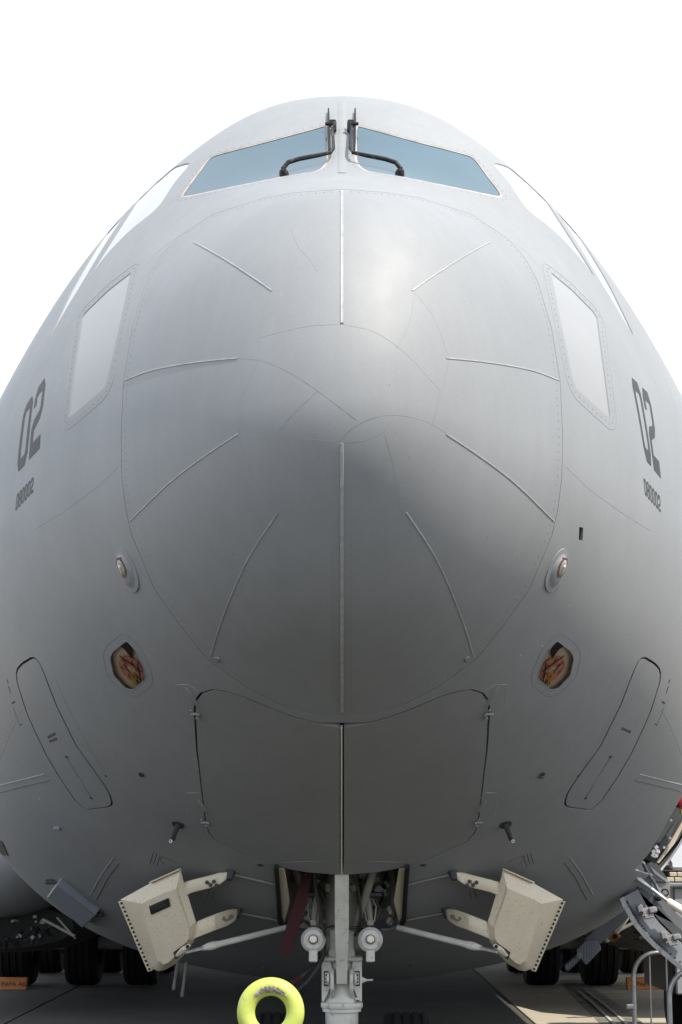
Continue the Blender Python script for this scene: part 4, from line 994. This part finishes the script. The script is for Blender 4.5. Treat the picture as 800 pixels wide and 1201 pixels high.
mb.build('flange_rivets', M['decal'], ST_)['kind'] = 'stuff'
for x, y in ((757, 1070), (785, 1101.5)):
    mb = MB(); c = at(x, y, DS-.06); rt = Matrix.Rotation(R(-12), 3, 'Y')
    mb.box(c, (.10, .10, .07), rt, .012); mb.box(c+V(-.05, -.02, .03), (.05, .08, .07), rt, .01); mb.box(c+V(.05, -.03, .02), (.07, .10, .05), rt, .012); mb.box(c+V(.02, -.05, -.03), (.08, .03, .04), rt, .008)
    fo = mb.build('stair_fitting', M['stair_light'], ST_); mb = MB(); mb.lathe(c+V(-.045, -.075, -.005), (0, -1, 0), [(0, .017), (.006, .015), (.004, 0)], 10); mb.build('fitting_hole', M['black'], fo)
PB([(744, 1011), (752, 1009), (757, 1011), (757, 1017), (776, 1053), (790, 1068), (815, 1090), (815, 1105), (790, 1085), (775, 1067), (766, 1052), (754, 1041), (748, 1042), (749, 1032), (745, 1027)], DS+.14, .10, M['stair'], 'stair_stringer', ST_)
PB([(757, 1014), (768, 1010), (772, 1015), (784, 1033), (779, 1036), (768, 1034), (759, 1020)], DS+.30, .05, M['stair_dark'], 'stair_gusset', ST_)
PB([(759, 1012), (763, 1017), (785, 1034), (783, 1036), (768, 1025)], DS+.22, .05, M['bluegrey'], 'gusset_rib', ST_, .003)
PB([(770, 1034), (786, 1034), (786, 1054), (780, 1056), (770, 1045)], DS+.32, .10, M['stair_light'], 'stair_box', ST_)
mb = MB(); mb.torus(at(780, 1047, DS+.30), (0, 1, 0), .028, .006, 22, 6); mb.build('tie_ring', M['black'], ST_)
mb = MB(); mb.lathe(at(772, 1052.5, DS+.10), (0, -1, 0), [(0, .032), (.01, .03), (.02, .014), (.035, .012), (.035, 0)], 14); mb.build('hinge_pin', M['wiper'], ST_)
mb = MB(); mb.tube([at(754, 1012, DS+.1), at(760, 1024, DS+.1), at(768, 1036, DS+.1), at(774, 1048, DS+.1), at(781, 1055, DS+.1)], .014, 8); mb.build('stair_cable', M['stair'], ST_)
mb = MB(); mb.tube([at(742.5, 1026, DS-.05), at(752, 1034, DS-.07), at(762, 1041, DS-.08), at(783, 1057, DS-.1)], [.027, .022, .015, .013], 12); hr = mb.build('stair_strut', M['metal'], ST_)
mb = MB(); mb.tube([at(782, 1056.5, DS-.1), at(784, 1057.5, DS-.1), at(804, 1070, DS-.12), at(815, 1077, DS-.13)], [.02, .032, .036, .036], 12); mb.build('strut_sleeve', M['cream'], hr)
mb = MB(); mb.box(at(744, 1025, DS-.03), (.06, .08, .07), Matrix.Rotation(R(35), 3, 'Y'), .012); mb.build('strut_clevis', M['decal'], hr)
PB([(728.5, 1053), (748, 1043), (757, 1058), (772, 1078), (790, 1096), (815, 1118), (815, 1102), (790, 1084), (768, 1055), (754, 1041)], DS+.11, .03, M['stair_dark'], 'stair_underside', ST_)
# folding step: a long arm with a ribbed pad near its end
mb = MB(); mb.beam(at(739, 1062, 18.2), at(690, 1108, 18.2), .14, .06, (0, 1, 0), .01); fs = mb.build('folding_step', M['stair_dark'], ST_)
mb = MB(); mb.prism([at(x, y, 18.1) for x, y in ((676, 1115), (688, 1103), (700, 1103), (704, 1109), (704, 1115), (688, 1132), (682, 1127))], V(0, .05, 0), .006); mb.build('step_pad', M['stair_dark'], fs)
mb = MB(); mb.prism([at(x, y, 18.1) for x, y in ((661.5, 1132), (679, 1118), (683, 1124), (666, 1140))], V(0, .05, 0), .006); mb.build('step_toe', M['stair_dark'], fs)
mb = MB()
for k in range(15):
    x = 677.5+k*1.9; ya = max(1103.5, 1115-(x-676)*1.0) if x < 700 else 1104+(x-700)*1.3; yb = min(1131-(x-688)*1.02, 1131) if x > 687 else 1117+(x-676)*1.25
    mb.beam(at(x, ya, 18.06), at(x, yb, 18.06), .007, .02, (0, 1, 0))
for k in range(9): x = 664+k*2.0; mb.beam(at(x, 1131.5-(k*1.6), 18.06), at(x, 1137.5-k*1.6, 18.06), .007, .02, (0, 1, 0))
mb.build('tread_ribs', M['bluegrey'], fs)
mb = MB(); mb.lathe(at(679.5, 1121, 18.05), (0, -1, 0), [(0, .03), (.01, .028), (.012, 0)], 12); mb.build('step_pivot', M['stair'], fs)

# ------------------------------------------------------------------ loose things hanging on the aircraft
sr = MB(); A_ = [at(x, y, 14.40) for x, y in ((355.5, 1020), (367, 1024), (359, 1060), (348, 1098), (340, 1121), (327.5, 1117), (335, 1090), (346, 1055))]
sr.prism(A_, V(0, .012, 0), .002); tag(sr.build('warning_streamer', M['red']), 'dark red webbing strap hanging in the dim nose gear bay left of the white brace', 'strap')
sr = MB(); sr.tube(chaikin(np.array([at(376, 1118, 14.7), at(368, 1132, 14.65), at(356, 1143, 14.6), at(344, 1153, 14.55), at(338, 1160, 14.55)]), False, 2), [.018]*14 if False else .018, 8)
t = sr.build('hanging_hose', M['hose']); tag(t, 'thin black hose with red end slanting down beside the left gear lamp', 'hose')
sr = MB(); sr.tube([at(352, 1146.5, 14.58), at(344, 1153, 14.55), at(337.5, 1161, 14.55)], .021, 8); sr.build('hose_end', M['red'], t)
fl_ = MB(); fl_.lathe(at(799.5, 940, 15.2), V(-.3, -1, .2), [(-.06, 0), (-.05, .05), (0, .062), (.03, .05), (.045, .02), (.045, 0)], 16); f0 = fl_.build('ear_defenders', mat('gloss_red', (.35, .02, .03), .25)); tag(f0, 'glossy red round cover hanging at the edge of the open crew door', 'cover')
fl_ = MB(); fl_.prism([at(x, y, 15.22) for x, y in ((797.5, 948), (803, 947), (804, 958), (799.5, 957))], V(0, .03, 0), .006); fl_.build('tag', M['tag_yellow'], f0)
f0.name = 'door_cover'

# ------------------------------------------------------------------ apron
apron = MB(); apron.box((0, 700, -.32), (3000, 3000, .6)); ap = apron.build('apron', mat('low_bounce_ground', (.024, .022, .019), .9, var=.25, vscale=2.0, bump=.3, bscale=80), None); ap['kind'] = 'structure'  # near-black ground ahead is unseen, added to cut light bounced onto the hull
# slabs 6.3 x 7.2 m, joints parallel to the aircraft; shade is put into the slab colour under the aircraft, pale concrete beside it
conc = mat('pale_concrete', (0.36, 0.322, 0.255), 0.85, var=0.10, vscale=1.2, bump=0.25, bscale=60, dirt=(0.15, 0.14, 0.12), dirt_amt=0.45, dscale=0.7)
shade_conc = mat('shade_dark_concrete', (0.062, 0.058, 0.050), 0.85, var=0.22, vscale=0.9, bump=0.25, bscale=60, dirt=(0.03, 0.028, 0.025), dirt_amt=0.6, dscale=0.5)
SX, SY, JX, JY = 6.3, 7.2, 2.3, 20.6
def slab_mat(i): return shade_conc if i in (-1, -2) else conc
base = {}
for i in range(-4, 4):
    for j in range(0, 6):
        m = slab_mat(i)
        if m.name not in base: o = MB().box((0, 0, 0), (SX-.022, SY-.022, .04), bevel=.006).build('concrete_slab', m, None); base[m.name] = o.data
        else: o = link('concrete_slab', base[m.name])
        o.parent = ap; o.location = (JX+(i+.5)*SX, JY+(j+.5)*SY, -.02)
far = MB()                                        # the apron beyond the pieces; unseen pale slabs ahead added to bounce light
for i in range(-60, 60):
    for j in range(-12, 70):
        if (-4 <= i < 4 and 0 <= j < 6) or (i in (-2, -1, 0) and j < 0): continue
        x0, y0 = JX+i*SX+.011, JY+j*SY+.011
        far.bm.faces.new([far.bm.verts.new((x0+a, y0+b, 0)) for a, b in ((0, 0), (SX-.022, 0), (SX-.022, SY-.022), (0, SY-.022))])
o = far.build('far_slabs', conc, ap, 0); o['kind'] = 'stuff'
gs = MB(); gs.box((0, 1150, -.05), (3000, 1000, .06)); o = gs.build('grass_field', mat('dry_grass', (.10, .12, .05), .9, var=.3, vscale=.1), None); o['kind'] = 'structure'
# faded tyre marks curving over the slabs on the right
rub = mat('rubber_marks', (.17, .16, .135), .85, var=.45, vscale=2.5)
wht = mat('worn_white_line', (.36, .35, .32), .8, var=.3, vscale=3)
def ground(px, py): d = ray_dir(px, py); return CAM+d*(-CAM_H/d.z)
def gstrip(pts, w, m, name, z=.004):
    P = chaikin(np.array([tuple(ground(*p)) for p in pts]), False, 3)[:, :2]; T = np.gradient(P, axis=0); T /= np.linalg.norm(T, axis=1, keepdims=True); N = np.stack([-T[:, 1], T[:, 0]], -1)*w/2
    mb = MB(); mb.quadstrip([(*p, z) for p in P+N], [(*p, z) for p in P-N]); o = mb.build(name, m, ap); return o
for k, dx in enumerate((0, 7, 13, 20, 27)): gstrip([(662+dx*.5, 1150), (672+dx*.6, 1160), (684+dx*.8, 1172), (700+dx, 1187), (716+dx*1.15, 1203), (750+dx*1.3, 1240)], .20 if k % 2 == 0 else .12, rub, 'tyre_mark', .003+.0025*k)
for dx in (4, 17): gstrip([(676+dx*.7, 1164), (686+dx*.8, 1172), (701+dx, 1187), (717+dx*1.1, 1203), (748+dx*1.2, 1238)], .035, wht, 'painted_line', .018+dx*.0002)
gstrip([(737, 1163), (760, 1163), (800, 1164)], .05, wht, 'painted_line', .006); gstrip([(620, 1165), (680, 1165), (740, 1166)], .03, rub, 'tyre_mark', .008)

# ------------------------------------------------------------------ tow bar: yellow ring eye, bar running back to the nose wheels
D = 9.0; c = at(317.5, 1187, D); tbx = thing('tow_bar', 'yellow tow bar with a scuffed round eye held up in front of the nose wheels', 'tow bar', (c.x, D, 0))
MB().torus(c, (0.06, 1, -.10), .1155, .042, 64, 20).build('tow_eye', M['yellow'], tbx)
wr = MB(); ax = V(.06, 1, -.10).normalized(); u = V(1, 0, 0); u = (u-ax*u.dot(ax)).normalized(); v = u.cross(ax)     # bare scuffed patch on the crown of the ring
v = v if v.z > 0 else -v; sgn = 1
rows = []
for i in range(25):
    t = math.pi/2+(i/24-.5)*1.75; d = u*math.cos(t)+v*math.sin(t); hw = .36*math.sin(math.pi*i/24)**.6*(1+.5*math.sin(i*2.7)*.6)+.02; row = []
    for j in range(5):
        ph = math.pi*.62+(j/4-.5)*2*hw; row.append(wr.bm.verts.new(c+d*(.1155+.0432*math.cos(ph))-ax*.0432*math.sin(ph)))
    rows.append(row)
for a_, b_ in zip(rows, rows[1:]):
    for j in range(4): wr.bm.faces.new((a_[j], a_[j+1], b_[j+1], b_[j]))
wr.build('worn_patch', M['worn'], tbx)
tb = MB(); e0 = c+V(0, .04, -.165); tb.tube([e0, e0+V(.01, .25, -.10)], [.05, .055], 16); tb.box(e0+V(0, .0, .02), (.12, .07, .07), bevel=.012); tb.build('eye_shank', M['yellow'], tbx)
tb = MB(); tb.tube([e0+V(.01, .22, -.09), V(-.05, DG-1.0, .34), V(-.02, DG-.35, .32)], .052, 16); tb.build('draw_bar', M['yellow'], tbx)
tb = MB(); tb.box((-.02, DG-.26, .31), (.5, .12, .12), bevel=.02)
for s in (-1, 1): tb.beam((s*.22-.02, DG-.25, .31), (s*.22, DG-.02, .38), .06, .1, (0, 0, 1), .01)
tb.build('gear_yoke', M['yellow'], tbx)

# ------------------------------------------------------------------ crowd barriers on the right
def barrier(lab, x, D, length, ang):
    base = thing('crowd_barrier', lab, 'barrier', (x, D, 0), 'crowd barriers by the airstair'); dx, dy = math.cos(ang), math.sin(ang)
    def P(u, z): return V(x+dx*u, D+dy*u, z)
    arc = [P(0, 0)]+[P(0, .88)]+[P(.22-.22*math.cos(a), .88+.22*math.sin(a)) for a in np.linspace(.2, math.pi/2, 7)]
    arc2 = [P(length-(.22-.22*math.cos(a)), .88+.22*math.sin(a)) for a in np.linspace(math.pi/2, .2, 7)]+[P(length, .88), P(length, 0)]
    MB().tube(arc+arc2, .021, 12).build('frame', M['galv'], base)
    MB().tube([P(0, .16), P(length, .16)], .016, 8).build('lower_rail', M['galv'], base)
    n = int(length/.147)
    for k in range(1, n):
        u = k*length/n; zt2 = 1.1 if .22 < u < length-.22 else .88+.22*math.sin(math.acos(max(0, 1-min(u, length-u)/.22)))
        MB().tube([P(u, .16), P(u, zt2)], .0075, 6).build('bar', M['galv'], base)
    for u in (.25, length-.25): MB().box(P(u, .012), (.06+.44*abs(dy), .06+.44*abs(dx), .02), bevel=.005).build('foot', M['galv'], base)
    MB().box(P(-.04, .62), (.07, .05, .045), bevel=.008).build('hook', M['galv'], base)
barrier('galvanised crowd barrier with rounded corner standing behind the foot of the airstair', at(743, 1150, 17.6).x, 17.6, 2.3, R(3))
barrier('galvanised crowd barrier nearest the camera at the right edge, its hook towards the other one', at(785.5, 1190, 15.2).x, 15.2, 2.3, R(-4))

# ------------------------------------------------------------------ wheel chocks
def txt(name, s, size, loc, m, parent):
    cu = bpy.data.curves.new(name, 'FONT'); cu.body = s; cu.size = size; cu.align_x = 'CENTER'; cu.extrude = .002
    o = bpy.data.objects.new(name, cu); COL.objects.link(o); bpy.context.view_layer.update()
    me = bpy.data.meshes.new_from_object(o); bpy.data.objects.remove(o)
    me.materials.clear(); me.materials.append(m); ob = link(name, me); ob.location = loc; ob.rotation_euler = (math.pi/2, 0, 0)
    ob.parent = parent; ob.matrix_parent_inverse = world_of(parent).inverted(); return ob
for (xa, xb, lab) in ((735, 776, 'orange wooden wheel chock lettered PAPA AB on the right behind the barrier'), (-8, 32, 'orange wooden wheel chock lettered PAPA AB on the left under the aircraft')):
    D = 28.7; a, b = at(xa, 1153, D), at(xb, 1153, D); L = b.x-a.x; cx = (a.x+b.x)/2
    ck = thing('wheel_chock', lab, 'chock', (cx, D, 0), 'orange wheel chocks')
    MB().prism([(cx-L/2, D-.08, .0), (cx+L/2, D-.08, .0), (cx+L/2, D-.02, .17), (cx-L/2, D-.02, .17)], V(0, .14, 0), .008).build('block', M['orange'], ck)
    t = txt('lettering', 'PAPA AB', .095, (cx+.06, D-.064, .05), M['ink'], ck); t.rotation_euler = (R(72), 0, 0)

# ------------------------------------------------------------------ background seen past the door and under the left wing
D = 20.0; tk = thing('service_truck', 'white box bodied service truck with a dark arrow mark behind the open crew door', 'truck', (at(850, 0, D).x, D, 0))
T2 = lambda x, y, dd=0: at(x, y, D+dd)
ub = MB(); ub.prism([T2(781, 1006), T2(787.5, 1020.5), T2(990, 1022), T2(990, 905), T2(822, 905), T2(800, 962)], V(0, 1.9, 0), .03); body = ub.build('upper_body', M['jet'], tk)
k = MB(); k.prism([T2(x, y, -.012) for x, y in ((787.6, 1003), (784.2, 1006.5), (788.2, 1014), (789.2, 1013.6), (785.8, 1006.6), (788.4, 1003.4))], V(0, .014, 0)); k.build('arrow_mark', M['decal'], body)
k = MB(); k.prism([T2(774, 1015.5, -.01), T2(783.5, 1014, -.01), T2(783.5, 1016.2, -.01), T2(774, 1017.8, -.01)], V(0, .3, 0), .004); k.build('black_trim', M['ink'], tk)
k = MB(); k.prism([T2(774, 1010, .0), T2(780, 1007, .0), T2(785, 1015, .0), T2(776, 1016, .0)], V(0, .3, 0), .008); k.build('corner_panel', M['wall'], tk)
a = T2(782, 1034); zA, zB = T2(800, 1034.5).z, T2(800, 1022.5).z; xl = a.x
for r in range(2):
    for i in range(14):
        w_ = .075; MB().box((xl+.04+i*.082+(r % 2)*.03, D+.1, zA+(r+.5)*(zB-zA)/2), (w_, .2, (zB-zA)/2-.008), bevel=.006).build('slat', M['wall'], tk)
MB().box((xl+.95, D+1.0, (zA+zB)/2), (1.9, 1.5, zB-zA-.02), bevel=.005).build('slat_backing', M['wall'], tk)
MB().box((xl+.98, D+.15, zA-.03), (2.0, .36, .045), bevel=.01).build('rub_rail', M['galv'], tk)
for i in range(6): MB().box((xl+.08+i*.33+.15, D+.06, (zA-.06+.55)/2), (.315, .06, zA-.06-.55), bevel=.015).build('side_panel', M['panel_grey'], tk)
MB().box((xl+1.0, D+1.0, .85), (1.95, 1.7, .6), bevel=.02).build('chassis', M['decal'], tk)
for y in (.25, 1.6):
    for x in (.35, 1.7): MB().lathe((xl+x, D+y, .36), (1, 0, 0), [(-.1, .0), (-.1, .30), (-.06, .36), (.06, .36), (.1, .30), (.1, 0)], 24).build('wheel', M['tyre'], tk)
D = 60; vn = thing('white_van', 'white van parked far off at the left edge behind the dark main wheels', 'van', (at(-8, 0, D).x, D, 0))
a = at(-8, 1100, D).x
MB().prism([(a-2.3, D, .35), (a+.35, D, .35), (a+.35, D, 1.0), (a+.1, D, 1.9), (a-2.3, D, 1.95)], V(0, 1.8, 0), .06).build('body', M['van'], vn)
for x in (-.35, -1.8): MB().lathe((a+x, D-.02, .34), (0, 1, 0), [(-.05, 0), (-.05, .28), (.0, .33), (.15, .33), (.2, .28), (.2, 0)], 22).build('wheel', M['tyre'], vn)
MB().box((a-.35, D-.015, 1.45), (.6, .03, .5), bevel=.01).build('window', M['glass'], vn)
MB().box((a+.345, D+.9, .45), (.05, 1.6, .18), bevel=.02).build('bumper', M['decal'], vn)
